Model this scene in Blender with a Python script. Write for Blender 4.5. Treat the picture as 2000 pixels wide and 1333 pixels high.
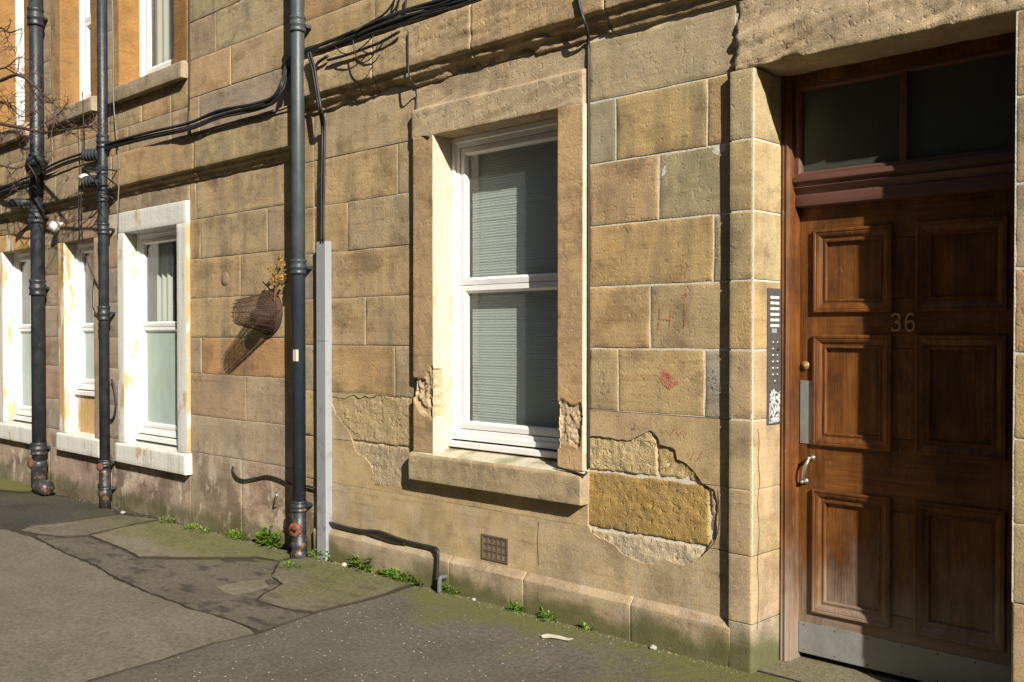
import bpy, bmesh, math, random
from mathutils import Vector, Matrix, noise, geometry

for o in list(bpy.data.objects):
    bpy.data.objects.remove(o)
SC = bpy.context.scene
COL = SC.collection

# ------------------------------------------------------------------ camera
CAM_H, CAM_D = 1.5, 4.0                    # eye height, metres from the wall face (wall face is y = 0)
FPX = 35 / 36 * 2000
TH = math.atan2(2000, FPX)                 # angle between view axis and wall
PITCH = math.radians(-0.9)
SHIFT = 0.00952
cam_d = bpy.data.cameras.new('camera'); cam = bpy.data.objects.new('camera', cam_d); COL.objects.link(cam)
cam_d.lens = 35; cam_d.sensor_width = 36; cam_d.clip_end = 3000; cam_d.clip_start = .05; cam_d.shift_y = SHIFT
cam.location = (0, -CAM_D, CAM_H)
cam.rotation_euler = (math.pi / 2 + PITCH, 0, math.pi / 2 - TH)
SC.camera = cam

# ------------------------------------------------------------------ sky and sun
SUN = Vector((2.2, -1.0, 1.376)).normalized()      # towards the sun
world = bpy.data.worlds.new('World'); SC.world = world; world.use_nodes = True
wn = world.node_tree.nodes; wl = world.node_tree.links
sky = wn.new('ShaderNodeTexSky'); sky.sky_type = 'NISHITA'; sky.sun_disc = False
sky.sun_elevation = math.asin(SUN.z); sky.sun_rotation = math.atan2(SUN.x, SUN.y)
wl.new(sky.outputs[0], wn['Background'].inputs[0]); wn['Background'].inputs[1].default_value = 0.05
sun_d = bpy.data.lights.new('sun', 'SUN'); sun_d.energy = 5.0; sun_d.angle = math.radians(.5); sun_d.color = (1, .92, .80)
sun = bpy.data.objects.new('sun', sun_d); COL.objects.link(sun)
sun.rotation_euler = SUN.to_track_quat('Z', 'Y').to_euler()
SC.view_settings.view_transform = 'Standard'; SC.view_settings.look = 'None'
SC.view_settings.exposure = 0.8; SC.view_settings.gamma = 1
SC.view_settings.use_curve_mapping = False

# ------------------------------------------------------------------ measuring helpers (a photo measurement -> a real place on a real plane)
_fw = Vector((-math.cos(TH), math.sin(TH), 0)); _rt = Vector((math.sin(TH), math.cos(TH), 0)); _up = Vector((0, 0, 1))
_f = _fw * math.cos(PITCH) + _up * math.sin(PITCH); _u = _up * math.cos(PITCH) - _fw * math.sin(PITCH)
def _ray(px, py): return _f * FPX + _rt * (px - 1000) + _u * (666.5 - py + SHIFT * 2000)
CP = Vector((0, -CAM_D, CAM_H))
def W(px, py, y=0.0):
    r = _ray(px, py); return CP + r * ((y + CAM_D) / r.y)
def WX(px, y=0.0, py=600): return W(px, py, y).x
def WZ(px, py, y=0.0): return W(px, py, y).z
def gz(x, y): return -.03 - .012 * max(0.0, -x - 5.5) + .012 * min(0.0, y)
def G(px, py):
    z = -.03
    for _ in range(5):
        r = _ray(px, py); p = CP + r * ((z - CAM_H) / r.z); z = gz(p.x, p.y)
    return p
RX = lambda px, py, x: CP + _ray(px, py) * (x / _ray(px, py).x)     # on a plane x = const

# ------------------------------------------------------------------ noise helpers
def nz(x, y=0., z=0.): return noise.noise(Vector((x, y, z)))
def fbm(x, y=0., z=0., o=4):
    s = 0; a = 1
    for i in range(o):
        s += a * noise.noise(Vector((x, y, z))); x *= 2.03; y *= 2.03; z *= 2.03; a *= .5
    return s
def sstep(a, b, v):
    t = min(1, max(0, (v - a) / (b - a))); return t * t * (3 - 2 * t)

# ------------------------------------------------------------------ materials
class NT:
    def __init__(s, name, rough=.8, spec=.3, metal=0.):
        s.m = bpy.data.materials.new(name); s.m.use_nodes = True; s.n = s.m.node_tree.nodes; s.l = s.m.node_tree.links
        s.b = s.n['Principled BSDF']; s.b.inputs['Roughness'].default_value = rough
        s.b.inputs['Specular IOR Level'].default_value = spec; s.b.inputs['Metallic'].default_value = metal
    def inp(s, sock, v):
        if hasattr(v, 'is_output') or hasattr(v, 'links'): s.l.new(v, sock)
        elif v is not None: sock.default_value = v
    def node(s, t, **k):
        n = s.n.new(t)
        for a, v in k.items(): setattr(n, a, v)
        return n
    def pos(s, scale=(1, 1, 1), rnd=0.):
        g = s.node('ShaderNodeNewGeometry'); v = g.outputs['Position']
        if rnd:
            oi = s.node('ShaderNodeObjectInfo'); m = s.node('ShaderNodeVectorMath', operation='SCALE')
            m.inputs[0].default_value = (37.1, 51.7, 23.3); s.l.new(oi.outputs['Random'], m.inputs['Scale'])
            a = s.node('ShaderNodeVectorMath', operation='ADD'); s.l.new(v, a.inputs[0]); s.l.new(m.outputs[0], a.inputs[1]); v = a.outputs[0]
        m = s.node('ShaderNodeVectorMath', operation='MULTIPLY'); s.l.new(v, m.inputs[0]); m.inputs[1].default_value = scale
        return m.outputs[0]
    def noise(s, vec, scale, detail=3, rough=.55, dist=0.):
        n = s.node('ShaderNodeTexNoise'); s.l.new(vec, n.inputs['Vector']); n.inputs['Scale'].default_value = scale
        n.inputs['Detail'].default_value = detail; n.inputs['Roughness'].default_value = rough; n.inputs['Distortion'].default_value = dist
        return n.outputs['Fac']
    def voro(s, vec, scale, feature='F1', out='Distance'):
        n = s.node('ShaderNodeTexVoronoi', feature=feature); s.l.new(vec, n.inputs['Vector']); n.inputs['Scale'].default_value = scale
        return n.outputs[out]
    def ramp(s, v, lo, hi, a=0., b=1.):
        n = s.node('ShaderNodeMapRange', interpolation_type='SMOOTHSTEP'); s.inp(n.inputs[0], v)
        n.inputs[1].default_value = lo; n.inputs[2].default_value = hi; n.inputs[3].default_value = a; n.inputs[4].default_value = b
        return n.outputs[0]
    def math(s, op, a, b=0., c=None):
        n = s.node('ShaderNodeMath', operation=op); s.inp(n.inputs[0], a); s.inp(n.inputs[1], b)
        if c is not None: s.inp(n.inputs[2], c)
        return n.outputs[0]
    def mix(s, f, a, b, blend='MIX'):
        n = s.node('ShaderNodeMix', data_type='RGBA', blend_type=blend); s.inp(n.inputs[0], f)
        s.inp(n.inputs[6], (*a, 1) if isinstance(a, tuple) and len(a) == 3 else a)
        s.inp(n.inputs[7], (*b, 1) if isinstance(b, tuple) and len(b) == 3 else b)
        return n.outputs[2]
    def scale(s, col, v):
        n = s.node('ShaderNodeVectorMath', operation='SCALE'); s.inp(n.inputs[0], col); s.inp(n.inputs['Scale'], v); return n.outputs[0]
    def objcol(s): return s.node('ShaderNodeObjectInfo').outputs['Color']
    def xyz(s):
        n = s.node('ShaderNodeSeparateXYZ'); s.l.new(s.node('ShaderNodeNewGeometry').outputs['Position'], n.inputs[0]); return n.outputs
    def color(s, c): s.inp(s.b.inputs['Base Color'], (*c, 1) if isinstance(c, tuple) and len(c) == 3 else c)
    def rough(s, v): s.inp(s.b.inputs['Roughness'], v)
    def bump(s, h, dist=.004, strength=1., prev=None):
        n = s.node('ShaderNodeBump'); s.l.new(h, n.inputs['Height']); n.inputs['Distance'].default_value = dist; n.inputs['Strength'].default_value = strength
        if prev is not None: s.l.new(prev, n.inputs['Normal'])
        s.l.new(n.outputs[0], s.b.inputs['Normal']); return n.outputs[0]

M = {}
def stone_mat(name, grain=.006, bed=.5, soot=1., damp=0., moss=0., pits=1., base=None, shear=0.):
    t = NT(name, .9, .12)
    p = t.pos(rnd=1); pw = t.pos()
    c = t.objcol()
    if base is not None:
        r_ = t.node('ShaderNodeRGB'); r_.outputs[0].default_value = (*base, 1); c = r_.outputs[0]
    n1 = t.noise(p, 3.4, 3, .6); n2 = t.noise(p, 17, 3, .65); n3 = t.noise(p, 150, 2, .7)
    bp = t.pos((2.2, 6, 26), 1)
    if shear:
        sx = t.node('ShaderNodeSeparateXYZ'); t.l.new(bp, sx.inputs[0]); cx = t.node('ShaderNodeCombineXYZ')
        t.l.new(t.math('MULTIPLY', sx.outputs[0], .5), cx.inputs[0]); t.l.new(sx.outputs[1], cx.inputs[1]); t.l.new(t.math('MULTIPLY_ADD', sx.outputs[0], shear, sx.outputs[2]), cx.inputs[2]); bp = cx.outputs[0]
    bedv = t.noise(bp, 1, 3, .6, .4)
    streak = t.noise(t.pos((5, 5, 1.1)), 1.3, 4, .65)
    c = t.mix(t.ramp(n1, .36, .70, 0, .6), c, t.mix(1., c, (.68, .69, .74), 'MULTIPLY'))
    c = t.mix(t.ramp(n2, .45, .75, 0, .4), c, t.mix(1., c, (1.2, 1.12, .92), 'MULTIPLY'))
    c = t.mix(t.ramp(bedv, .5, .72, 0, .40), c, t.mix(1., c, (.68, .54, .42), 'MULTIPLY'))
    c = t.mix(t.ramp(n3, .32, .70, 0, 1.), t.mix(1., c, (.78, .76, .73), 'MULTIPLY'), t.mix(1., c, (1.14, 1.14, 1.12), 'MULTIPLY'))
    big = t.ramp(t.noise(pw, 1.25, 4, .65), .38, .60)
    sm = t.math('MULTIPLY', t.ramp(streak, .40, .66), big)
    c = t.mix(t.math('MULTIPLY', sm, .52 * soot), c, (.13, .115, .088))
    pn = t.ramp(t.noise(t.pos((1.9, 1.9, 2.6), 1), 1.7, 4, .7), .50, .64)
    c = t.mix(t.math('MULTIPLY', pn, .5 * soot), c, t.mix(1., c, (.50, .47, .44), 'MULTIPLY'))
    if damp:
        z = t.xyz()[2]
        low = t.ramp(z, .95, .15)
        d = t.ramp(t.noise(t.pos((1.1, 1, 1.7)), 1.5, 5, .65), .47, .58)
        c = t.mix(t.math('MULTIPLY', t.math('MULTIPLY', d, low), .62 * damp), c, (.115, .072, .05))
        e = t.ramp(t.noise(t.pos((2.3, 1, 1.5)), 1.9, 5, .68), .53, .60)
        c = t.mix(t.math('MULTIPLY', t.math('MULTIPLY', e, low), .75 * damp), c, (.50, .43, .35))
    if moss:
        z = t.xyz()[2]
        hh = t.math('ADD', z, t.math('MULTIPLY', t.noise(pw, 4., 4, .6), -.26))
        g = t.ramp(hh, -.10, .01, 1, 0)
        g = t.math('MULTIPLY', g, t.ramp(t.noise(pw, 1.1, 2, .5), .3, .48))
        c = t.mix(t.math('MULTIPLY', g, .78 * moss), c, t.mix(n2, (.07, .095, .022), (.038, .045, .016)))
    t.color(c)
    pit = t.ramp(t.noise(p, 32, 1, .5), .70, .62)
    hgt = t.math('MULTIPLY', n3, grain)
    hgt = t.math('MULTIPLY_ADD', bedv, .010 * bed, hgt)
    hgt = t.math('MULTIPLY_ADD', pit, .004 * pits, hgt)
    hgt = t.math('MULTIPLY_ADD', n2, .004 * min(1, bed + .3), hgt)
    t.bump(hgt, 1., 1.)
    M[name] = t.m
stone_mat('sandstone', .0014, .20, 1.05, 0, 0, .25); stone_mat('sandstone_dressed', .0014, .16, 1., 0, 0, .2)
stone_mat('sandstone_eroded', .0018, .6, .8, 0, 0, .4, None, -2.2)
stone_mat('sandstone_rough', .0055, .3, .25, 0, 0, 1.2)
stone_mat('plinth_stone', .0016, .12, .9, .35, 1., .15)
stone_mat('render_coat', .0012, .08, .8, .3, .8, .12)
stone_mat('damp_render', .002, .12, .8, 1., .8, .25)
stone_mat('red_sandstone', .003, .4, .5, 0, 0, .5, (.31, .17, .062))
stone_mat('spalled_stone', .004, .5, .1, 0, 0, .8, (.56, .44, .28))

def mk(name, fn, rough=.8, spec=.3, metal=0.):
    t = NT(name, rough, spec, metal); fn(t); M[name] = t.m; return t
def _mortar(t):
    p = t.pos(); n = t.noise(p, 60, 4, .7); t.color(t.mix(t.ramp(t.noise(p, 2.3, 3), .35, .65), t.mix(n, (.40, .34, .25), (.66, .60, .50)), t.mix(n, (.22, .17, .11), (.36, .29, .19))))
    t.bump(n, .005)
mk('mortar', _mortar, .95, .1)
def _lime(t):
    n = t.noise(t.pos(), 60, 3, .7); t.color(t.mix(n, (.46, .42, .34), (.70, .66, .58))); t.bump(n, .004)
mk('lime_mortar', _lime, .95, .1)
def _lead(t): t.color((.10, .105, .11))
mk('lead', _lead, .6, .3)
def _shade(t):
    n = t.noise(t.pos((.3, .3, .3)), 1, 2); t.color(t.mix(n, (.22, .19, .15), (.30, .26, .20)))
mk('far_sandstone', _shade, .9, .1)
def _gap(t): t.color((.05, .042, .03))
mk('joint_dirt', _gap, .95, .1)
def _cream(t):
    p = t.pos(); n = t.noise(t.pos((7, 7, 2.2)), 1.6, 5, .65); n2 = t.noise(p, 60, 3)
    c = t.mix(n2, (.47, .40, .30), (.57, .50, .39))
    c = t.mix(t.ramp(n, .56, .66, 0, .75), c, (.42, .31, .19))
    cr = t.ramp(t.math('ABSOLUTE', t.math('SUBTRACT', t.noise(t.pos((12, 12, 1.2)), 1., 5, .7), .5)), .0, .008, 1, 0)
    t.color(t.mix(t.math('MULTIPLY', cr, .5), c, (.16, .12, .08))); t.bump(t.math('ADD', n2, n), .004)
mk('cream_paint', _cream, .7, .3)
def _white_paint(t):
    p = t.pos(); n = t.noise(t.pos((5, 5, 1.3)), 1.5, 5, .68); n2 = t.noise(p, 45, 3)
    z = t.xyz()[2]
    st = t.noise(t.pos((26, 26, 1.1)), 1, 4, .6)
    c = t.mix(n2, (.50, .49, .45), (.60, .595, .56))
    c = t.mix(t.ramp(st, .5, .72, 0, .35), c, (.42, .40, .33))
    pe = t.math('ADD', t.ramp(n, .54, .62), 0)
    och = t.mix(t.noise(t.pos((30, 30, 2)), 1, 3), (.42, .24, .075), (.55, .37, .17))
    t.color(t.mix(t.math('MULTIPLY', pe, .9), c, och)); t.bump(t.math('SUBTRACT', n2, pe), .003)
mk('peeling_white_paint', _white_paint, .7, .3)
def _white_front(t):
    p = t.pos(); n2 = t.noise(p, 45, 3); st = t.noise(t.pos((22, 22, 1.0)), 1, 4, .6); n = t.noise(t.pos((3.1, 3, 1.6)), 1.6, 4, .6)
    c = t.mix(n2, (.56, .56, .52), (.66, .66, .62)); c = t.mix(t.ramp(st, .46, .72, 0, .5), c, (.36, .35, .28))
    c = t.mix(t.ramp(n, .6, .68, 0, .8), c, (.45, .29, .12)); t.color(c); t.bump(n2, .003)
mk('white_paint', _white_front, .7, .3)
def _ochre(t):
    n = t.noise(t.pos((20, 20, 1.5)), 1, 4, .6); n1 = t.noise(t.pos((4, 4, 1.2)), 1.4, 5, .65)
    c = t.mix(n, (.40, .23, .08), (.55, .38, .19)); c = t.mix(t.ramp(n1, .5, .6), c, t.mix(n, (.55, .52, .44), (.68, .66, .60)))
    t.color(c); t.bump(n1, .004)
mk('ochre_peeled_paint', _ochre, .8, .2)
def _upvc(t):
    n = t.noise(t.pos((3, 3, 9)), 2, 4); t.color(t.mix(t.ramp(n, .5, .75, 0, .35), (.74, .75, .74), (.55, .54, .50)))
mk('white_plastic', _upvc, .35, .45)
def _glass(t):
    out = t.n['Material Output']; tr = t.node('ShaderNodeBsdfTransparent'); tr.inputs[0].default_value = (.95, .97, .96, 1)
    gl = t.node('ShaderNodeBsdfGlossy'); gl.inputs['Roughness'].default_value = .02; gl.inputs[0].default_value = (1, 1, 1, 1)
    lw = t.node('ShaderNodeLayerWeight'); f5 = t.math('POWER', lw.outputs['Facing'], 5.)
    mx = t.node('ShaderNodeMixShader'); t.l.new(t.math('MULTIPLY_ADD', f5, .9, .035), mx.inputs[0]); t.l.new(tr.outputs[0], mx.inputs[1]); t.l.new(gl.outputs[0], mx.inputs[2])
    df = t.node('ShaderNodeBsdfDiffuse'); df.inputs[0].default_value = (.5, .55, .52, 1)
    m2 = t.node('ShaderNodeMixShader'); m2.inputs[0].default_value = .04; t.l.new(mx.outputs[0], m2.inputs[1]); t.l.new(df.outputs[0], m2.inputs[2])
    t.l.new(m2.outputs[0], out.inputs[0])
mk('window_glass', _glass)
def _frost(t):
    p = t.pos(); n = t.noise(p, 130, 2); t.color(t.mix(t.noise(t.pos((3, 3, 1.2)), 1.5, 3), (.22, .31, .27), (.46, .54, .48)))
    t.bump(n, .002)
mk('frosted_glass', _frost, .22, .5)
def _wired(t):
    p = t.pos(); n = t.noise(p, 3, 3)
    s = t.xyz()
    def ln(v): return t.ramp(t.math('ABSOLUTE', t.math('SUBTRACT', t.math('FRACT', t.math('MULTIPLY', v, 70)), .5)), .40, .46)
    g = t.math('MAXIMUM', ln(s[0]), ln(s[2]))
    t.color(t.mix(t.math('MULTIPLY', g, .35), t.mix(n, (.030, .036, .030), (.052, .060, .052)), (.10, .10, .095)))
mk('wired_glass', _wired, .3, .25)
def _blind(t): t.color((.50, .53, .52))
mk('blind_fabric', _blind, .7, .2)
def _curtain(t): t.color((.62, .63, .58))
mk('net_curtain', _curtain, .9, .1)
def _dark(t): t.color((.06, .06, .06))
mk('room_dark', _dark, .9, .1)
def oak(cross):
    def f(t):
        sc = (2.2, 38, 38) if cross else (38, 38, 2.2); s2 = (5, 140, 140) if cross else (140, 140, 5)
        p = t.pos(sc, 1); z = t.xyz()[2]; pw = t.pos()
        g = t.noise(p, 1, 4, .6, .6); g2 = t.noise(t.pos(s2, 1), 1, 3, .6); bl = t.noise(t.pos((1, 1, .6), 1), 4.5, 4, .65)
        c = t.mix(t.ramp(g, .3, .7), (.092, .035, .009), (.152, .062, .016)); c = t.mix(t.ramp(g2, .5, .75, 0, .35), c, (.06, .021, .007))
        c = t.mix(t.ramp(bl, .35, .65), t.mix(1., c, (1.35, 1.28, 1.2), 'MULTIPLY'), t.mix(1., c, (.62, .56, .52), 'MULTIPLY'))
        scf = t.math('MULTIPLY', t.ramp(t.noise(t.pos((70, 70, 22)), 1, 3, .7), .63, .70), t.ramp(t.noise(pw, 5, 3), .45, .65))
        c = t.mix(t.math('MULTIPLY', scf, .5), c, (.30, .20, .13))
        w = t.math('ADD', z, t.math('MULTIPLY', t.noise(t.pos((9, 9, 3)), 1, 4, .65), -.85))
        w = t.ramp(w, -.30, .16, 1, 0)
        c = t.mix(t.math('MULTIPLY', w, .68), c, t.mix(g2, (.15, .12, .09), (.36, .31, .26)))
        t.color(c); t.bump(t.math('MULTIPLY_ADD', g2, .7, g), .002)
        t.rough(t.ramp(bl, .3, .7, .38, .6))
    return f
mk('varnished_oak', oak(False), .5, .3); mk('varnished_oak_cross', oak(True), .5, .3)
def _tpaint(t):
    n = t.noise(t.pos((3, 30, 30)), 1, 4); t.color(t.mix(n, (.075, .032, .025), (.135, .065, .05))); t.bump(n, .002)
mk('maroon_paint', _tpaint, .5, .4)
def _iron(t):
    p = t.pos(); n = t.noise(p, 9, 5, .65); n2 = t.noise(p, 90, 3)
    z = t.xyz()[2]
    c = t.mix(t.ramp(n, .35, .7), (.015, .019, .024), (.034, .040, .044))
    r = t.ramp(t.math('ADD', t.noise(p, 22, 4, .7), t.ramp(z, .7, .0, 0, .13)), .655, .72)
    c = t.mix(t.math('MULTIPLY', r, .85), c, (.16, .075, .035)); t.color(c); t.bump(t.math('ADD', n2, n), .002)
mk('painted_iron', _iron, .42, .45)
def _iron2(t):
    p = t.pos(); n = t.noise(p, 7, 4, .6); z = t.xyz()[2]
    up = t.ramp(z, 1.75, 2.2)
    c = t.mix(up, (.020, .030, .042), (.050, .063, .068))
    c = t.mix(t.ramp(n, .4, .7, 0, .6), c, t.mix(1., c, (.6, .6, .6), 'MULTIPLY'))
    r = t.ramp(t.math('ADD', t.noise(p, 26, 4, .7), t.ramp(z, .9, .1, 0, .12)), .66, .71)
    t.color(t.mix(t.math('MULTIPLY', r, .85), c, (.20, .10, .05))); t.bump(n, .003)
mk('slate_blue_iron', _iron2, .45, .4)
def _rust(t):
    p = t.pos(); n = t.noise(p, 30, 5, .7); t.color(t.mix(n, (.05, .025, .02), (.20, .085, .04))); t.bump(n, .004)
mk('rust', _rust, .85, .2)
def _orange(t):
    p = t.pos(); n = t.noise(p, 25, 4, .7); t.color(t.mix(t.ramp(n, .4, .6), (.28, .085, .025), (.12, .06, .04))); t.bump(n, .003)
mk('orange_rust', _orange, .8, .2)
def _wire(t):
    p = t.pos(); n = t.noise(p, 40, 3); t.color(t.mix(n, (.03, .018, .013), (.085, .046, .03)))
mk('rusty_wire', _wire, .7, .3)
def _trunk(t):
    n = t.noise(t.pos((25, 25, 1.2)), 1, 4, .65); d = t.noise(t.pos(), 9, 4, .7); z = t.xyz()[2]; t.color(t.mix(t.math('MULTIPLY', t.ramp(d, .5, .68), t.ramp(z, 1.6, .0, .25, .7)), t.mix(n, (.22, .235, .26), (.32, .335, .36)), (.14, .13, .11)))
mk('grey_plastic', _trunk, .45, .4)
def _cable(t): t.color(t.mix(t.noise(t.pos(), 8, 2), (.012, .012, .013), (.035, .035, .034)))
mk('black_cable', _cable, .5, .4)
def _gcable(t): t.color(t.mix(t.noise(t.pos(), 8, 2), (.13, .12, .10), (.24, .22, .19)))
mk('pale_cable', _gcable, .6, .3)
def _steel(t):
    n = t.noise(t.pos((3, 3, 3)), 3, 4, .6); t.color(t.mix(n, (.21, .22, .215), (.34, .35, .34))); t.rough(t.ramp(n, .3, .7, .42, .62)); t.bump(t.noise(t.pos(), 40, 3), .0015)
mk('kick_steel', _steel, .5, .4, .35)
def _panel(t):
    n = t.noise(t.pos(), 30, 3); t.color(t.mix(n, (.07, .067, .063), (.15, .143, .135)))
mk('dark_panel_metal', _panel, .42, .5, .3)
def _chrome(t): t.color((.55, .52, .46))
mk('worn_chrome', _chrome, .3, .5, .9)
def _brass(t): t.color(t.mix(t.noise(t.pos(), 50, 2), (.22, .145, .05), (.38, .26, .10)))
mk('aged_brass', _brass, .45, .5, .35)
def _wplain(t): t.color((.72, .72, .69))
mk('white_label', _wplain, .5, .4)
def _sticker(t):
    n = t.noise(t.pos((95, 95, 60)), 1, 4, .7); t.color(t.mix(t.ramp(n, .47, .54), (.62, .64, .64), (.03, .03, .03)))
mk('torn_sticker', _sticker, .5, .4)
def _asph(t):
    p = t.pos(); n = t.noise(p, 200, 3, .7); m = t.noise(p, 1.6, 4, .6); s = t.xyz()
    c = t.mix(n, (.062, .056, .046), (.185, .165, .136)); c = t.mix(t.ramp(m, .35, .7, 0, .6), c, t.mix(1., c, (.66, .66, .64), 'MULTIPLY'))
    mm = t.noise(p, 48, 3, .7); c = t.mix(t.ramp(mm, .3, .7), t.mix(1., c, (.72, .72, .72), 'MULTIPLY'), t.mix(1., c, (1.22, 1.21, 1.18), 'MULTIPLY'))
    vc = t.node('ShaderNodeTexVoronoi'); t.l.new(p, vc.inputs['Vector']); vc.inputs['Scale'].default_value = 30
    sp = t.math('MULTIPLY', t.ramp(vc.outputs['Distance'], .10, .15, 1, 0), t.ramp(t.node_sep(vc.outputs['Color']), .55, .57))
    sp = t.math('MULTIPLY', sp, t.ramp(t.noise(p, 2.1, 3), .33, .5))
    c = t.mix(sp, c, (.62, .58, .50))
    h = t.math('ADD', s[1], t.math('MULTIPLY_ADD', t.noise(p, 1.7, 4, .6), 1.9, -.95))
    g = t.math('MULTIPLY', t.ramp(h, -.62, -.10), t.ramp(t.noise(p, 30, 3, .6), .22, .48))
    c = t.mix(t.math('MULTIPLY', g, .72), c, t.mix(n, (.075, .088, .016), (.165, .175, .042)))
    t.color(c); t.bump(t.math('MULTIPLY_ADD', t.noise(p, 35, 3), 1., n), .004)
NT.node_sep = lambda t, col: (lambda n: (t.l.new(col, n.inputs[0]), n.outputs[0])[1])(t.node('ShaderNodeSeparateColor'))
mk('asphalt', _asph, .9, .2)
def conc(name, a, b, mossy=.6, dark=.5, my=(-.98, -.25), blot=.0):
    def f(t):
        p = t.pos(); n = t.noise(p, 190, 3, .7); m = t.noise(p, 2.1, 5, .65); s = t.xyz()
        c = t.mix(n, a, b); c = t.mix(t.ramp(m, .4, .7, 0, dark), c, t.mix(1., c, (.55, .53, .50), 'MULTIPLY'))
        vc = t.node('ShaderNodeTexVoronoi'); t.l.new(p, vc.inputs['Vector']); vc.inputs['Scale'].default_value = 34
        sp = t.math('MULTIPLY', t.ramp(vc.outputs['Distance'], .08, .13, 1, 0), t.ramp(t.node_sep(vc.outputs['Color']), .55, .57))
        c = t.mix(t.math('MULTIPLY', sp, .8), c, (.42, .40, .34))
        h = t.math('ADD', s[1], t.math('MULTIPLY_ADD', t.noise(p, 1.7, 4, .6), 1.9, -.95))
        g = t.math('MULTIPLY', t.ramp(h, my[0] + .15, my[1] + .1), t.ramp(t.noise(p, 30, 3, .6), .22, .48))
        c = t.mix(t.math('MULTIPLY', g, mossy), c, t.mix(n, (.075, .086, .018), (.165, .17, .05)))
        mm = t.noise(p, 48, 3, .7); c = t.mix(t.ramp(mm, .3, .7), t.mix(1., c, (.72, .72, .72), 'MULTIPLY'), t.mix(1., c, (1.22, 1.21, 1.18), 'MULTIPLY'))
        dp = t.ramp(t.noise(t.pos((1.5, 3.2, 1)), 1.9, 5, .7), .51, .61)
        c = t.mix(t.math('MULTIPLY', dp, blot), c, (.035, .031, .026))
        t.color(c); t.bump(t.math('MULTIPLY_ADD', t.noise(p, 28, 3), 1., n), .003)
    mk(name, f, .9, .2)
conc('concrete', (.10, .09, .068), (.215, .195, .152), .6, .35, (-2.35, -3.2), .12)
conc('pale_concrete', (.125, .112, .08), (.24, .215, .162), .75, .3, blot=.2)
conc('dirty_concrete', (.075, .065, .051), (.175, .155, .12), .4, .5, blot=.75)
conc('mossy_concrete', (.095, .084, .062), (.205, .182, .138), .62, .4, (-1.0, -.2), .35)
conc('black_tarmac', (.030, .028, .026), (.075, .07, .064), .2, .6)
conc('step_concrete', (.15, .13, .105), (.23, .20, .165), .35, .3, (-.75, -.35))
conc('mossy_edge', (.07, .065, .04), (.13, .115, .075), .95, .4, (-2, -1.5))
def _leaf(t):
    p = t.pos(rnd=1); t.color(t.mix(t.noise(p, 60, 2), (.055, .12, .012), (.15, .27, .025)))
    oi = t.node('ShaderNodeObjectInfo'); base = t.b.inputs['Base Color'].links[0].from_socket
    t.color(t.mix(t.ramp(oi.outputs['Random'], .1, .9, 0, .55), base, t.mix(t.noise(p, 9, 2), (.03, .085, .012), (.20, .22, .03))))
    t.b.inputs['Transmission Weight'].default_value = 0.
mk('weed_leaf', _leaf, .5, .35)
def _dry(t): t.color(t.mix(t.noise(t.pos(), 45, 3), (.10, .065, .025), (.42, .23, .05)))
mk('dry_plant', _dry, .8, .2)
def _bark(t): t.color(t.mix(t.noise(t.pos(), 60, 3), (.045, .028, .02), (.11, .075, .055)))
mk('bark', _bark, .85, .2)
def _chalk(col, thr):
    def f(t):
        out = t.n['Material Output']; tr = t.node('ShaderNodeBsdfTransparent'); mx = t.node('ShaderNodeMixShader')
        t.l.new(t.ramp(t.noise(t.pos(), 110, 4, .75), thr, thr + .16, 0, .8), mx.inputs[0]); t.l.new(tr.outputs[0], mx.inputs[1]); t.l.new(t.b.outputs[0], mx.inputs[2])
        t.l.new(mx.outputs[0], out.inputs[0]); t.color(col)
    return f
mk('red_chalk', _chalk((.46, .12, .06), .42), .9, .1); mk('pink_chalk', _chalk((.62, .19, .14), .42), .9, .1)
mk('black_marker', _chalk((.06, .06, .07), .46), .8, .2); mk('blue_grey_spray', _chalk((.30, .34, .38), .45), .9, .1)
def _ventm(t): t.color(t.mix(t.noise(t.pos(), 40, 3), (.07, .05, .038), (.17, .115, .08)))
mk('vent_iron', _ventm, .8, .2)
def _grit(t): t.color(t.mix(t.noise(t.pos(), 30, 2), (.12, .095, .065), (.34, .29, .22)))
mk('grit', _grit, .9, .1)
def _sillm(t):
    n = t.noise(t.pos(), 25, 4, .7); m = t.noise(t.pos(), 6, 3); t.color(t.mix(t.ramp(m, .4, .65), t.mix(n, (.42, .37, .27), (.62, .57, .46)), t.mix(n, (.20, .20, .11), (.36, .33, .2)))); t.bump(n, .006)
mk('weathered_sill', _sillm, .9, .1)
def _paper(t): t.color((.50, .47, .40))
mk('paper', _paper, .8, .2)
def _grey_stone(t): t.color((.32, .32, .31))
mk('pebble', _grey_stone, .8, .2)

# ------------------------------------------------------------------ mesh helpers
def tag(o, label=None, cat=None, group=None, kind=None):
    if label: o['label'] = label
    if cat: o['category'] = cat
    if group: o['group'] = group
    if kind: o['kind'] = kind
    return o
def empty(name, loc=(0, 0, 0), **k):
    o = bpy.data.objects.new(name, None); COL.objects.link(o); o.location = loc; o.empty_display_size = .2
    return tag(o, **k)
def adopt(o, parent):
    o.parent = parent
    if parent.type == 'EMPTY': o.matrix_parent_inverse = Matrix.Translation(-parent.location)
def link(name, verts, faces, mats, parent=None, smooth=False, midx=None, col=None):
    me = bpy.data.meshes.new(name); me.from_pydata([tuple(v) for v in verts], [], faces)
    for m in (mats if isinstance(mats, (list, tuple)) else [mats]): me.materials.append(M[m])
    if midx: me.polygons.foreach_set('material_index', midx)
    if smooth: me.polygons.foreach_set('use_smooth', [True] * len(me.polygons))
    me.validate(); me.update()
    o = bpy.data.objects.new(name, me); COL.objects.link(o)
    if parent is not None:
        adopt(o, parent)
    if col: o.color = (*PAL(col), 1)
    return o
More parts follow.
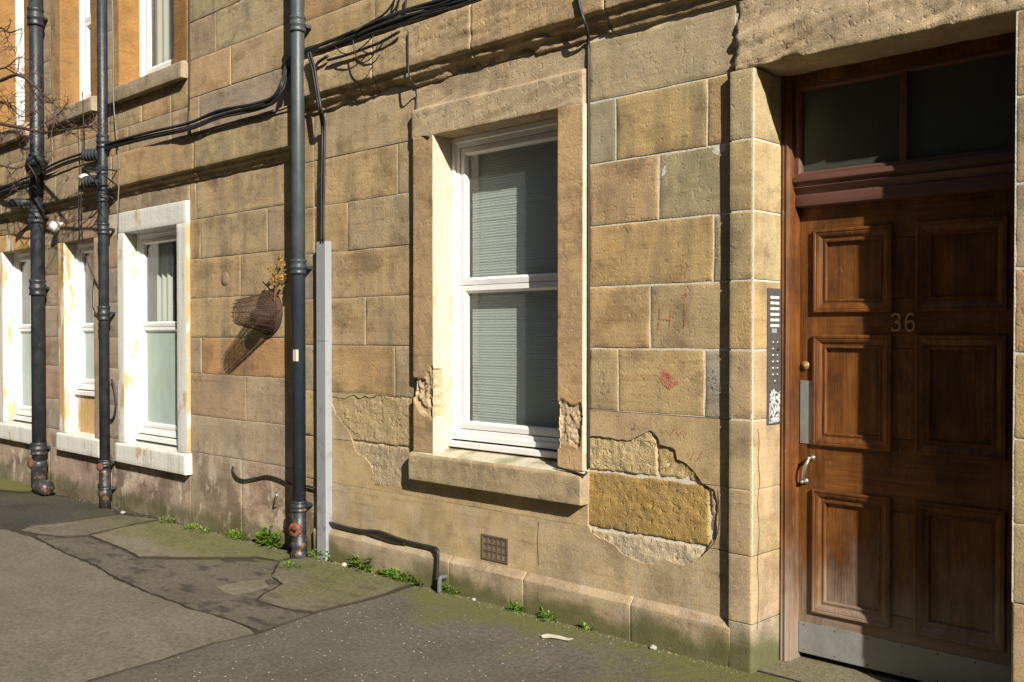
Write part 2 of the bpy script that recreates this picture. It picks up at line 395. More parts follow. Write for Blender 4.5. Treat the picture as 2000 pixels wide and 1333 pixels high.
class MB:
    def __init__(s): s.v = []; s.f = []
    def box(s, x0, x1, y0, y1, z0, z1, bev=0.):
        if bev <= 0:
            b = len(s.v); s.v += [(x, y, z) for x in (x0, x1) for y in (y0, y1) for z in (z0, z1)]
            s.f += [tuple(b + i for i in q) for q in ((0, 1, 3, 2), (4, 6, 7, 5), (0, 4, 5, 1), (2, 3, 7, 6), (0, 2, 6, 4), (1, 5, 7, 3))]
            return s
        bm = bmesh.new(); bmesh.ops.create_cube(bm, size=1)
        for v in bm.verts: v.co = Vector(((x0 + x1) / 2 + v.co.x * (x1 - x0), (y0 + y1) / 2 + v.co.y * (y1 - y0), (z0 + z1) / 2 + v.co.z * (z1 - z0)))
        bmesh.ops.bevel(bm, geom=bm.edges[:], offset=bev, segments=2, affect='EDGES', profile=.5)
        bm.verts.index_update(); b = len(s.v); s.v += [tuple(v.co) for v in bm.verts]; s.f += [tuple(b + v.index for v in f.verts) for f in bm.faces]; bm.free()
        return s
    def tube(s, pts, r, n=8, cap=True):
        pts = [Vector(p) for p in pts]; b = len(s.v); L = len(pts)
        rs = r if isinstance(r, (list, tuple)) else [r] * L
        t = (pts[1] - pts[0]).normalized(); a = t.cross(Vector((0, 0, 1)) if abs(t.z) < .9 else Vector((0, 1, 0))).normalized()
        for i, p in enumerate(pts):
            t = (pts[min(i + 1, L - 1)] - pts[max(i - 1, 0)])
            t = t.normalized() if t.length > 1e-9 else Vector((0, 0, 1))
            a = (a - t * a.dot(t)); a = a.normalized() if a.length > 1e-6 else t.orthogonal().normalized()
            c = t.cross(a)
            for k in range(n):
                an = 2 * math.pi * k / n; s.v.append(tuple(p + (a * math.cos(an) + c * math.sin(an)) * rs[i]))
        for i in range(L - 1):
            for k in range(n):
                s.f.append((b + i * n + k, b + i * n + (k + 1) % n, b + (i + 1) * n + (k + 1) % n, b + (i + 1) * n + k))
        if cap: s.f.append(tuple(b + k for k in range(n))[::-1]); s.f.append(tuple(b + (L - 1) * n + k for k in range(n)))
        return s
    def lathe(s, c, axis, prof, n=20):
        """prof: (distance along axis, radius)"""
        c = Vector(c); ax = Vector(axis).normalized()
        return s.tube([c + ax * (d + i * 1e-6) for i, (d, r) in enumerate(prof)], [r for d, r in prof], n)
    def quad(s, a, b, c, d):
        i = len(s.v); s.v += [tuple(a), tuple(b), tuple(c), tuple(d)]; s.f.append((i, i + 1, i + 2, i + 3)); return s
    def loops(s, rect, prof, back=None):
        """nested rectangles in xz: rect x0,x1,z0,z1; prof (inset, y)"""
        x0, x1, z0, z1 = rect; b = len(s.v)
        for (d, y) in prof: s.v += [(x0 + d, y, z0 + d), (x1 - d, y, z0 + d), (x1 - d, y, z1 - d), (x0 + d, y, z1 - d)]
        for i in range(len(prof) - 1):
            for k in range(4): s.f.append((b + i * 4 + k, b + i * 4 + (k + 1) % 4, b + i * 4 + 4 + (k + 1) % 4, b + i * 4 + 4 + k))
        return s
    def build(s, name, mat, parent=None, smooth=False, col=None): return link(name, s.v, s.f, mat, parent, smooth, col=col)
def smooth_path(pts, n=6):
    """Catmull-Rom through the points"""
    P = [Vector(p) for p in pts]; P = [P[0] * 2 - P[1]] + P + [P[-1] * 2 - P[-2]]; out = []
    for i in range(1, len(P) - 2):
        for k in range(n):
            t = k / n; a, b, c, d = P[i - 1:i + 3]
            out.append(.5 * ((2 * b) + (c - a) * t + (2 * a - 5 * b + 4 * c - d) * t * t + (3 * b - a - 3 * c + d) * t ** 3))
    out.append(P[-2]); return out
def axis_positions(w, e, res):
    n = max(2, int(round((w - 2 * e) / res))); return [0, e * .35] + [e + (w - 2 * e) * i / n for i in range(n + 1)] + [w - e * .35, w]
SEED = [1]
def stone(parent, x0, x1, z0, z1, col, mat='sandstone', y=0., depth=.1, edge=.0035, amp=.0011, res=.022, wob=.0026, erode=None, name='stone'):
    SEED[0] += 1; s = SEED[0] * 7.31
    ax = axis_positions(x1 - x0, edge, res); az = axis_positions(z1 - z0, edge, res); V = []; F = []
    nx, nzv = len(ax), len(az); tilt = random.uniform(-.002, .002); off = random.uniform(-.0015, .0015); chip = False
    for i, a in enumerate(ax):
        for j, b in enumerate(az):
            x, z = x0 + a, z0 + b
            bx = 2 if i in (0, nx - 1) else 1 if i in (1, nx - 2) else 0; bz = 2 if j in (0, nzv - 1) else 1 if j in (1, nzv - 2) else 0
            k = max(bx, bz); yy = y + off + (0, .22, 1.)[k] * edge + tilt * (b / (z1 - z0) - .5)
            if k < 2: yy += amp * (fbm(x * 5 + s, s, z * 5, 2) * 1.1 + .55 * nz(x * 24, s, z * 30))
            if k:
                x += wob * fbm(z * 9 + s, i * .0, s, 2) * (1 if bx else 0); z += wob * fbm(x * 9, s, s, 2) * (1 if bz else 0)
            if chip and k < 2:
                de = min(a, x1 - x0 - a, b, z1 - z0 - b); yy += .009 * sstep(.25, .6, fbm(x * 8 + s, s, z * 8, 3)) * sstep(.035, .004, de)
            if erode and k < 2: yy += erode(x, z)
            V.append((x, yy, z))
    for i in range(nx - 1):
        for j in range(nzv - 1):
            a = i * nzv + j; F.append((a, a + nzv, a + nzv + 1, a + 1))
    ring = [i * nzv for i in range(nx)] + [(nx - 1) * nzv + j for j in range(1, nzv)] + [i * nzv + nzv - 1 for i in range(nx - 2, -1, -1)] + [j for j in range(nzv - 2, 0, -1)]
    b = len(V); V += [(V[i][0], y + depth, V[i][2]) for i in ring]; R = len(ring)
    for k in range(R): F.append((ring[(k + 1) % R], ring[k], b + k, b + (k + 1) % R))
    return link(name, V, F, mat, parent, True, col=col)
def sweep(name, prof, t0, t1, axis, parent, mats, col, res=.03, pres=.03, amp=.0015, rnd=.006, erode=None, seg_mat=None, sign=1, endr=.003, matfn=None):
    """profile (x,y) carried along z, or (y,z) carried along x; open profile, ends capped"""
    SEED[0] += 1; s = SEED[0] * 3.17
    P = [Vector(p) for p in prof]; pts = []; mi = []
    for i in range(len(P) - 1):
        a, b = P[i], P[i + 1]; d = (b - a); L = d.length; e = min(rnd, L * .35) / L if L else 0
        st = 0 if i == 0 else e; en = 1 if i == len(P) - 2 else 1 - e
        n = max(1, int(L * (en - st) / pres))
        if i > 0:
            pr = P[i - 1]; dl = (a - pr); ee = min(rnd, dl.length * .35) / dl.length
            q0 = a - dl * ee; q1 = a + d * e; mid = (q0 + q1) * .25 + a * .5; pts.append(mid); mi.append(i)
        for k in range(n + 1): pts.append(a + d * (st + (en - st) * k / n)); mi.append(i)
    K = len(pts); nt = max(2, int((t1 - t0) / res)); V = []; F = []; idx = []
    ts = [t0, t0 + .005] + [t0 + .005 + (t1 - t0 - .01) * q / nt for q in range(1, nt)] + [t1 - .005, t1]; nt = len(ts) - 1
    for q in range(nt + 1):
        t = ts[q]; edge = 1 if q in (0, nt) else 0
        for k in range(K):
            d = pts[min(k + 1, K - 1)] - pts[max(k - 1, 0)]; d = d.normalized() if d.length else Vector((1, 0)); n = Vector((d.y, -d.x)) * sign
            p = pts[k].copy(); x, y, z = (t, p.x, p.y) if axis == 'x' else (p.x, p.y, t)
            h = amp * (fbm(x * 6 + s, y * 6, z * 6, 2) + .6 * nz(x * 26, y * 26, z * 26)) - (endr if edge else 0)
            if erode: h -= erode(x, y, z)
            p += n * h
            V.append((t, p.x, p.y) if axis == 'x' else (p.x, p.y, t))
    for q in range(nt):
        for k in range(K - 1):
            a = q * K + k; F.append((a, a + 1, a + K + 1, a + K)); mf = matfn(*V[a]) if matfn else None; idx.append(mf if mf is not None else (seg_mat[min(mi[k + 1], len(seg_mat) - 1)] if seg_mat else 0))
    F.append(tuple(range(K))); idx.append(seg_mat[len(seg_mat) // 2] if seg_mat else 0)
    F.append(tuple(nt * K + k for k in range(K))[::-1]); idx.append(seg_mat[len(seg_mat) // 2] if seg_mat else 0)
    bm = bmesh.new(); me = bpy.data.meshes.new(name); me.from_pydata(V, [], F); me.polygons.foreach_set('material_index', idx)
    bm.from_mesh(me); bmesh.ops.recalc_face_normals(bm, faces=bm.faces[:]); bm.to_mesh(me); bm.free()
    for m in (mats if isinstance(mats, (list, tuple)) else [mats]): me.materials.append(M[m])
    me.polygons.foreach_set('use_smooth', [len(p.vertices) == 4 for p in me.polygons]); me.update()
    o = bpy.data.objects.new(name, me); COL.objects.link(o); adopt(o, parent); o.color = (*PAL(col), 1); return o
def inside(poly, x, y):
    c = False; j = len(poly) - 1
    for i in range(len(poly)):
        a, b = poly[i], poly[j]
        if (a[1] > y) != (b[1] > y) and x < (b[0] - a[0]) * (y - a[1]) / (b[1] - a[1]) + a[0]: c = not c
        j = i
    return c
def jagged(poly, step, amp, seed, closed=True, fine=.0):
    out = []; n = len(poly)
    for i in range(n if closed else n - 1):
        a = Vector(poly[i][:2]); b = Vector(poly[(i + 1) % n][:2]); d = b - a; k = max(1, int(d.length / step))
        for q in range(k):
            p = a + d * (q / k); o = fbm(p.x * 9 + seed, p.y * 9, seed, 4) * amp
            nn = Vector((-d.y, d.x)).normalized() if d.length else Vector((0, 0)); out.append((p.x + nn.x * o, p.y + nn.y * o))
    if not closed: out.append(tuple(poly[-1][:2]))
    return out
def finish_sheet(o, rim=None):
    bm = bmesh.new(); bm.from_mesh(o.data)
    seen = set(); islands = []
    for f in bm.faces:                                   # drop crumbs left over from the cutting
        if f in seen: continue
        st = [f]; seen.add(f); isl = []
        while st:
            g_ = st.pop(); isl.append(g_)
            for e in g_.edges:
                for k in e.link_faces:
                    if k not in seen: seen.add(k); st.append(k)
        islands.append(isl)
    big = max(islands, key=len)
    kill = [f for isl in islands if isl is not big for f in isl]
    if kill: bmesh.ops.delete(bm, geom=kill, context='FACES')
    lo = [v for v in bm.verts if not v.link_faces]
    if lo: bmesh.ops.delete(bm, geom=lo, context='VERTS')
    bmesh.ops.recalc_face_normals(bm, faces=bm.faces[:])
    for e in bm.edges:
        if len(e.link_faces) == 2 and len(e.link_faces[0].verts) != len(e.link_faces[1].verts): e.smooth = False
    bm.to_mesh(o.data); bm.free()
    if rim: o.data.materials.append(M[rim]); o.data.polygons.foreach_set('material_index', [0 if len(p.vertices) == 3 else 1 for p in o.data.polygons])
    o.data.polygons.foreach_set('use_smooth', [len(p.vertices) == 3 for p in o.data.polygons]); o.data.update(); return o
def panel(name, outer, holes, fn, thick, grid, mats, parent, col=None, rim=None):
    """a sheet cut to an outline: fn(u,v) -> front point, fn(u,v,thick) -> back point"""
    pts = []; edges = []
    for poly in [outer] + holes:
        b = len(pts); pts += [Vector(p) for p in poly]; edges += [(b + i, b + (i + 1) % len(poly)) for i in range(len(poly))]
    us = [p[0] for p in outer]; vs = [p[1] for p in outer]; random.seed(len(pts) + int(abs(us[0]) * 1000))
    u = min(us) + grid / 2
    while u < max(us):
        v = min(vs) + grid / 2
        while v < max(vs):
            q = (u + random.uniform(-.3, .3) * grid, v + random.uniform(-.3, .3) * grid)
            if inside(outer, *q) and not any(inside(h, *q) for h in holes): pts.append(Vector(q))
            v += grid
        u += grid
    r = geometry.delaunay_2d_cdt(pts, edges, [], 0, 1e-5)
    vo, fo = r[0], r[2]; T = []
    for f in fo:
        cx = sum(vo[i].x for i in f) / 3; cy = sum(vo[i].y for i in f) / 3
        if inside(outer, cx, cy) and not any(inside(h, cx, cy) for h in holes): T.append(tuple(f))
    V = [tuple(fn(p.x, p.y, 0)) for p in vo]; ec = {}
    for f in T:
        for k in range(3):
            e = (f[k], f[(k + 1) % 3]); ec[tuple(sorted(e))] = ec.get(tuple(sorted(e)), []) + [e]
    F = list(T); bmap = {}; sm = len(T)
    for key, es in ec.items():
        if len(es) == 1:
            a, b = es[0]
            for i in (a, b):
                if i not in bmap:
                    V.append(tuple(fn(vo[i].x, vo[i].y, thick))); bmap[i] = len(V) - 1
            F.append((b, a, bmap[a], bmap[b]))
    o = link(name, V, F, mats, parent, False, col=col)
    return finish_sheet(o, rim)

TAN = [(.47, .315, .130), (.50, .345, .150), (.43, .305, .145), (.40, .30, .165), (.45, .285, .120), (.415, .29, .125), (.455, .335, .165)]
BUF = [(.43, .285, .130), (.40, .28, .14), (.46, .305, .145), (.37, .265, .145), (.42, .265, .115)]
def PAL(c):
    if c[0] < .2 or c[1] > c[0] * .9: return c
    m = (.46, .335, .172); k = .88
    return tuple((c[i] * k + m[i] * (1 - k)) * (1.03, 1.11, 1.36)[i] for i in range(3))
def pick(p): return tuple(c * random.uniform(.94, 1.05) for c in random.choice(p))
# ------------------------------------------------------------------ ground and pavement
random.seed(5)
def ground_sheet():
    xs = [-900, -200, -60, -20] + [-14 + i * .5 for i in range(37)] + [10, 20, 60, 200, 900]; ys = [-900, -200, -60, -20, -10, -7, -5.5, -4, -3, -2, -1.2, -.6, -.2, .0, .4, 1, 5, 60]
    V = [(x, y, gz(max(x, -40), max(y, -8)) - .009) for x in xs for y in ys]; n = len(ys)
    F = [(i * n + j, (i + 1) * n + j, (i + 1) * n + j + 1, i * n + j + 1) for i in range(len(xs) - 1) for j in range(n - 1)]
    tag(link('ground', V, F, 'joint_dirt', None, True), kind='structure')
ground_sheet()
pavement = empty('pavement', (-5, -1.5, -.05), kind='structure')
def slab(name, poly, mat, lift=0., jag=.006, grid=.11, thick=.012, seed=1., und=.002, step=.035):
    pp = jagged(poly, step, jag, seed)
    def fn(u, v, t): return (u, v, gz(u, v) + lift - t + (und * fbm(u * 1.7 + seed, v * 1.7, 0, 3) if t == 0 else 0))
    return panel(name, pp, [], fn, thick, grid, mat, pavement, rim='joint_dirt')
g2 = lambda L: [tuple(G(*p)[:2]) for p in L]
jointAB = [(165, 1333), (250, 1308), (330, 1285), (415, 1257), (500, 1239), (560, 1217), (620, 1196), (700, 1177), (760, 1160), (806, 1144)]
jointBC = [(500, 1230), (440, 1207), (380, 1191), (330, 1172), (290, 1158), (255, 1141), (230, 1131), (190, 1106), (125, 1079), (70, 1051), (30, 1039), (0, 1031)]
AB = g2(jointAB); d0 = Vector(AB[0]) - Vector(AB[3]); ABext = tuple(Vector(AB[0]) + d0 * 3.0)
off = lambda L, dx, dy: [(p[0] + dx, p[1] + dy) for p in L]
A = off(AB, .014, 0.0)
slab('asphalt_patch', [ABext] + A + [(-4.45, -.034), (-2.36, -.034), (-2.352, -.03), (-2.352, .005), (-1.245, .005), (-1.245, -.03), (3.5, -.034), (3.5, -4.6), (-3.0, -4.6)], 'asphalt', 0, .006, .1, seed=2.)
slab('door_step', [(-2.34, .012), (-1.25, .012), (-1.25, .36), (-2.34, .36)], 'step_concrete', .006, .002, .06, seed=4.)
BC = g2(jointBC)
slab('concrete_slab', [tuple(Vector(AB[0]) + d0 * 3.0 + Vector((-.02, 0)))] + off(AB, -.012, 0)[:5] + off(BC, -.014, -.014) + [(-14, -1.35), (-16, -4.6), (-8, -4.6)], 'concrete', .0, .014, .1, seed=3.)
slab('dirty_slab', [(p[0] + .006, p[1] + .008) for p in BC[:10]] + g2([(75, 1046), (130, 1052), (170, 1049), (235, 1073), (268, 1092), (350, 1094), (430, 1093), (500, 1092), (543, 1098), (528, 1126), (547, 1141), (512, 1160), (498, 1174), (556, 1192), (606, 1199), (560, 1214), (520, 1228)]), 'dirty_concrete', 0, .012, .08, seed=5., und=.003)
slab('mossy_slab', g2([(546, 1098), (590, 1086), (640, 1094), (720, 1117), (800, 1139), (756, 1157), (700, 1173), (612, 1194), (560, 1188), (506, 1172), (518, 1161), (552, 1142), (534, 1126)]), 'mossy_concrete', .0, .012, .08, seed=6.)
slab('pale_slab', g2([(178, 1046), (240, 1030), (312, 1017), (420, 1040), (500, 1061), (560, 1076), (588, 1084), (540, 1094), (500, 1087), (430, 1088), (350, 1088), (272, 1086), (240, 1070)]), 'pale_concrete', .0, .012, .08, seed=7.)
slab('patch_slab', g2([(424, 1146), (470, 1136), (516, 1133), (526, 1147), (490, 1158), (455, 1164), (436, 1158)]), 'pale_concrete', .001, .010, .06, seed=8.)
slab('cracked_slab', g2([(232, 1006), (305, 1014), (236, 1029), (172, 1044), (128, 1048), (74, 1043), (40, 1036), (60, 1028), (120, 1022)]), 'mossy_concrete', 0, .012, .08, seed=9.)
slab('tarmac_patch', g2([(-60, 972), (0, 962), (80, 966), (150, 976), (200, 988), (228, 1003), (120, 1019), (55, 1026), (20, 1034), (-60, 1036)]), 'black_tarmac', .002, .01, .1, seed=10.)
slab('mossy_border', g2([(-80, 925), (0, 936), (50, 946), (78, 958), (40, 961), (0, 958), (-80, 964)]), 'mossy_edge', .008, .01, .1, seed=11.)

# ------------------------------------------------------------------ right-hand tenement
ZC = [3.02, 2.703, 2.384, 2.062, 1.748, 1.432, 1.112, .796, .498, .198]
rt = empty('tenement_building', (-3.6, .3, -.05), label='right-hand sandstone tenement with brown panelled door numbered 36 and tall white window', cat='building')
XL, XR = -5.97, 1.6                                   # extent of this building's front
WOL, WIL, WIR, WOR = -4.70, -4.51, -3.517, -3.335     # window surround: outer / inner edges
PIL, PIR, PRL, PRR = WX(1424, -.033), -2.345, -1.25, -.78   # door pilasters
SY, YF = -.04, .107                                    # surround face, window frame face

def backing(name, rects, parent, y=.0028, th=.12, mat='mortar'):
    mb = MB()
    for (x0, x1, z0, z1) in rects: mb.box(x0, x1, y, y + th, z0, z1)
    return mb.build(name, mat, parent)
backing('render_bed', [(XL, WIL - .03, -.12, ZC[6]), (WIL - .03, WIR + .03, -.12, .70), (WIR + .03, PIR - .03, -.12, ZC[6])], rt, .05, .09)
backing('lime_bed', [(WIR + .03, PIR - .03, ZC[6], 3.05)], rt, .0022, .12, 'lime_mortar')
backing('mortar_bed', [(XL, WIL - .03, ZC[6], 3.05), (WIL - .03, WIR + .03, 2.75, 3.05), (PRL + .03, XR, -.12, 3.05), (PIR - .03, PRL + .03, 2.75, 3.05), (XL, XR, 3.05, 6.0)], rt)

def course(parent, z0, z1, xs, gap=.005, pal=TAN, cols=None, **k):
    for i in range(len(xs) - 1):
        c = cols[i] if cols and i < len(cols) and cols[i] else pick(pal)
        stone(parent, xs[i] + gap / 2, xs[i + 1] - gap / 2, z0 + gap / 2, z1 - gap / 2, c, **k)
random.seed(11)
# left of the window
wx = lambda *a: [WX(p) for p in a]
GREY = (.36, .285, .165); OCH = (.50, .335, .130); BRN = (.41, .27, .12)
QX = -5.80
course(rt, ZC[1], ZC[0], [XL, QX, WX(812)], cols=[BRN, (.43, .315, .16)])
course(rt, ZC[2], ZC[1], [XL, QX, WX(777), WOL + .02], cols=[BRN, (.46, .315, .14), (.43, .315, .15)])
course(rt, ZC[3], ZC[2], [XL, QX, WX(680), WOL + .02], cols=[BRN, (.44, .29, .125), (.415, .305, .155)])
course(rt, ZC[4], ZC[3], [XL, QX, WOL + .02], cols=[GREY, (.435, .30, .135)])
course(rt, ZC[5], ZC[4], [XL, QX, WX(714), WOL + .02], cols=[BRN, (.435, .305, .14), (.415, .29, .135)])
course(rt, ZC[6], ZC[5], [XL, QX, WX(771), WOL + .02], cols=[GREY, (.45, .285, .115), (.39, .295, .155)])
course(rt, ZC[7], ZC[6], [XL, QX], cols=[(.47, .32, .14)]); course(rt, ZC[8], ZC[7], [XL, QX], cols=[(.45, .31, .14)]); course(rt, -.1, ZC[8], [XL, QX], cols=[BRN], mat='damp_render')
# between window and door
g = .008
course(rt, ZC[1], ZC[0], [WX(1149), PIL + .01], gap=g, cols=[(.42, .325, .175)])
course(rt, ZC[2], ZC[1], [WX(1149)] + wx(1203, 1381) + [PIL + .03], gap=g, cols=[(.37, .305, .175), (.50, .345, .135), (.42, .27, .10)])
course(rt, ZC[3], ZC[2], [WX(1149), WX(1286), PIL + .03], gap=g, cols=[(.46, .30, .135), (.41, .325, .16)])
course(rt, ZC[4], ZC[3], [WX(1149), WX(1394), PIL + .03], gap=g, cols=[(.48, .315, .12), (.40, .31, .165)])
course(rt, ZC[5], ZC[4], [WX(1149), WX(1270), PIL + .03], gap=g, cols=[(.465, .305, .125), (.44, .315, .145)])
course(rt, ZC[6], ZC[5], [WX(1149)] + wx(1208, 1377) + [PIL + .03], gap=g, cols=[(.43, .31, .14), (.49, .34, .14), (.385, .315, .20)])
# upper storey over the string course
zz = [3.40, 3.685, 4.01, 4.33, 4.65, 4.97, 5.29, 5.61, 5.95]
for k in range(len(zz) - 1):
    xs = [XL]
    if k == 0: xs += [WX(732)]
    while xs[-1] < XR - .9: xs.append(xs[-1] + random.uniform(.5, 1.05))
    course(rt, zz[k], zz[k + 1], xs + [XR], pal=TAN, res=.06)
# string course, weathered along its lower edge
def string_erode(zb, zt, big):
    def f(x, y, z):
        low = sstep(zb + .115, zb + .05, z) ; face = sstep(zt + .02, zt - .05, z)
        lam = max(0, nz(x * 2.1, z * 30, 7.7)) ** 2 * .018 + max(0, fbm(x * 3.5, z * 34 + x * 2.5, 3.1, 3)) * .012
        chew = max(0, fbm(x * 4.2, z * 9, 1.3, 4) + .10) * .055 * low
        return big * (face * lam * (.35 + .65 * sstep(-.2, .35, nz(x * 1.3, z * 5, 2.))) + chew)
    return f
sj = [XL] + [WX(p) for p in (745, 937, 1197)] + [-1.55, -.3, XR]
for i in range(len(sj) - 1):
    sweep('string_course_stone', [(.06, 3.43), (-.075, 3.385), (-.078, 3.135), (-.048, 3.122), (-.05, 3.085), (-.022, 3.068), (-.018, 3.03), (.06, 3.018)], sj[i] + .003, sj[i + 1] - .003, 'x', rt, 'sandstone_eroded', [(.45, .32, .155), (.46, .325, .16), (.455, .31, .15), (.43, .31, .155), (.44, .31, .15), (.45, .32, .16)][i], res=.016, pres=.014, amp=.004, rnd=.008, erode=string_erode(3.02, 3.40, [.7, .7, .6, .15, .25, .4][i]))
# window surround
SPL = jagged([(WX(a_, SY, b_), WZ(a_, b_, SY)) for a_, b_ in [(843, 716), (834, 728), (826, 741), (806, 738), (804, 770), (812, 790), (820, 806), (830, 812), (851, 818), (858, 800), (856, 770), (850, 735)]], .012, .010, 3.)
SPR = jagged([(WX(a_, SY, b_), WZ(a_, b_, SY)) for a_, b_ in [(1082, 784), (1096, 781), (1106, 786), (1112, 792), (1134, 787), (1137, 815), (1134, 850), (1130, 874), (1116, 868), (1103, 864), (1094, 874), (1080, 878)]], .012, .008, 6.)
def spall(poly, depth, seed):
    def f(x, y, z):
        if y > SY + .06: return 0
        xx = x
        if not inside(poly, xx, z): return 0
        step = (.55 if fbm(x * 16 + z * 6, z * 13, seed, 2) > .0 else 1.) + (.35 if nz(x * 21, z * 9 + x * 12, seed + 4) > .12 else 0)
        return depth * step + .004 * fbm(x * 50, z * 50, seed, 3)
    return f
def spall_mat(poly): return lambda x, y, z: 2 if (y < SY + .07 and inside(poly, x, z)) else None
sweep('window_jamb', [(WOL, .03), (WOL, SY), (WIL, SY), (WIL, YF + .05)], .785, 2.703, 'z', rt, ['sandstone_dressed', 'cream_paint', 'spalled_stone'], (.42, .275, .125), res=.007, pres=.008, amp=.0014, seg_mat=[0, 0, 1], sign=1, erode=spall(SPL, .020, 3.3), rnd=.006, matfn=spall_mat(SPL))
sweep('window_jamb', [(WIR, YF + .05), (WIR, SY), (WOR, SY), (WOR, .03)], .79, 2.703, 'z', rt, ['sandstone_dressed', 'cream_paint', 'spalled_stone'], (.475, .305, .135), res=.007, pres=.008, amp=.0012, seg_mat=[0, 0, 1], sign=1, erode=spall(SPR, .012, 8.1), rnd=.006, matfn=spall_mat(SPR))
sweep('window_lintel', [(YF + .05, 2.697), (SY, 2.697), (SY, 2.872), (-.002, 2.886), (-.001, 3.03)], WX(813), WX(1147), 'x', rt, 'sandstone_eroded', (.47, .35, .19), res=.02, pres=.016, amp=.003, rnd=.007, sign=-1,
      erode=lambda x, y, z: .012 * max(0, fbm(x * 3 + z * 6, z * 22 - x * 8, 4., 3)) * sstep(2.70, 2.73, z) * sstep(2.9, 2.75, z))
sweep('window_sill', [(.02, .617), (-.068, .615), (-.07, .765), (-.055, .783), (YF + .06, .822)], WOL - .01, WOR + .004, 'x', rt, ['sandstone_dressed', 'weathered_sill'], (.395, .295, .155), res=.02, pres=.02, amp=.0016, rnd=.005, sign=-1, endr=.001, seg_mat=[0, 0, 0, 1])
# plinth with sloping top
px_ = [QX + .02] + [WX(p) for p in (885, 1030, 1240)] + [PIL + .012]
for i in range(len(px_) - 1):
    sweep('plinth_stone', [(.03, -.15), (-.03, -.15), (-.034, .150), (.015, .206)], px_[i] + .002, px_[i + 1] - .002, 'x', rt, 'plinth_stone', [(.40, .30, .17), (.42, .31, .17), (.41, .30, .16), (.42, .31, .17)][i], res=.03, pres=.02, amp=.0014, rnd=.003, sign=-1, endr=.0012)
# smooth cement coat with two broken-away patches
HL = [(WX(a, 0, b), WZ(a, b)) for a, b in [(648, 776), (655, 809), (670, 826), (685, 851), (695, 881), (718, 901), (730, 926), (745, 944), (765, 951), (788, 949), (803, 936)]] + [(-4.60, .60), (-4.60, 1.14)]
HR = [(-3.40, WZ(1153, 853))] + [(WX(a, 0, b), WZ(a, b)) for a, b in [(1165, 852), (1180, 857), (1203, 861), (1225, 859), (1245, 853), (1262, 845), (1270, 839), (1277, 845), (1285, 857), (1289, 870), (1310, 874), (1320, 880), (1323, 898), (1340, 908), (1360, 930), (1385, 948), (1396, 958), (1400, 975), (1401, 1010), (1402, 1035), (1396, 1060), (1385, 1071), (1370, 1086), (1345, 1101), (1330, 1103), (1310, 1098), (1290, 1095), (1280, 1100), (1255, 1097), (1235, 1090), (1215, 1080), (1195, 1063), (1170, 1050), (1155, 1040), (1147, 1020)]] + [(-3.40, .53)]
HL = jagged(HL, .012, .018, 5.); HR = jagged(HR, .010, .016, 9.)
def coat(x0, x1, z0, z1, col, hole=None, mat='render_coat', y0=-.002, th=.03, name='cement_render'):
    def fn(u, v, t):
        w = .0022 * fbm(u * 4, v * 4, 2., 3)
        return (u, y0 + w + t, v)
    o = [(x0, z0), (x1, z0), (x1, z1), (x0, z1)]
    o2 = jagged(o, .05, .002, x0)
    if hole is None: return panel(name, o2, [], fn, th, .06, mat, rt, col)
    # cut by classifying: outline and hole may cross, so triangulate both and keep what lies outside the hole
    pts = []; ed = []
    for poly in (o2, hole):
        b = len(pts); pts += [Vector(p) for p in poly]; ed += [(b + i, b + (i + 1) % len(poly)) for i in range(len(poly))]
    u = x0 + .02
    while u < x1:
        v = z0 + .02
        while v < z1: pts.append(Vector((u + random.uniform(-.01, .01), v + random.uniform(-.01, .01)))); v += .045
        u += .045
    r = geometry.delaunay_2d_cdt(pts, ed, [], 0, 1e-5); vo, fo = r[0], r[2]; T = []
    for f in fo:
        c = (sum(vo[i].x for i in f) / 3, sum(vo[i].y for i in f) / 3)
        if inside(o2, *c) and not inside(hole, *c): T.append(tuple(f))
    V = [fn(p.x, p.y, 0) for p in vo]; F = list(T); cnt = {}
    for f in T:
        for k in range(3):
            e = (f[k], f[(k + 1) % 3]); cnt.setdefault(tuple(sorted(e)), []).append(e)
    bmap = {}
    for key, es in cnt.items():
        if len(es) == 1:
            a, b = es[0]
            for i in (a, b):
                if i not in bmap: V.append(fn(vo[i].x, vo[i].y, th)); bmap[i] = len(V) - 1
            F.append((b, a, bmap[a], bmap[b]))
    return finish_sheet(link(name, V, F, mat, rt, False, col=col))
RC = (.47, .335, .15)
coat(QX + .004, WOL + .03, ZC[7] + .001, ZC[6] - .002, (.45, .33, .165), HL)
coat(QX + .004, WOL - .005, ZC[8] + .001, ZC[7] - .002, (.475, .34, .15), HL)
coat(WX(1149), WX(1270), ZC[7] + .001, ZC[6] - .004, (.44, .30, .145), HR)
coat(WX(1270) + .002, PIL + .02, ZC[7] + .001, ZC[6] - .004, (.48, .335, .15), HR)
coat(WX(1149), PIL + .02, ZC[8] + .001, ZC[7] - .001, (.45, .315, .15), HR)
coat(WX(1048) + .002, PIL + .02, ZC[9] - .02, ZC[8] - .001, (.44, .325, .165), HR)
coat(WOL - .004, WX(1149) - .002, ZC[8] + .001, .64, (.47, .335, .155))
lx = [QX + .004, WX(678), WX(885), WX(1048)]
for i in range(3): coat(lx[i] + .001, lx[i + 1] - .001, ZC[9] - .02, ZC[8] - .001, [(.40, .30, .17), (.47, .345, .16), (.475, .345, .165)][i])
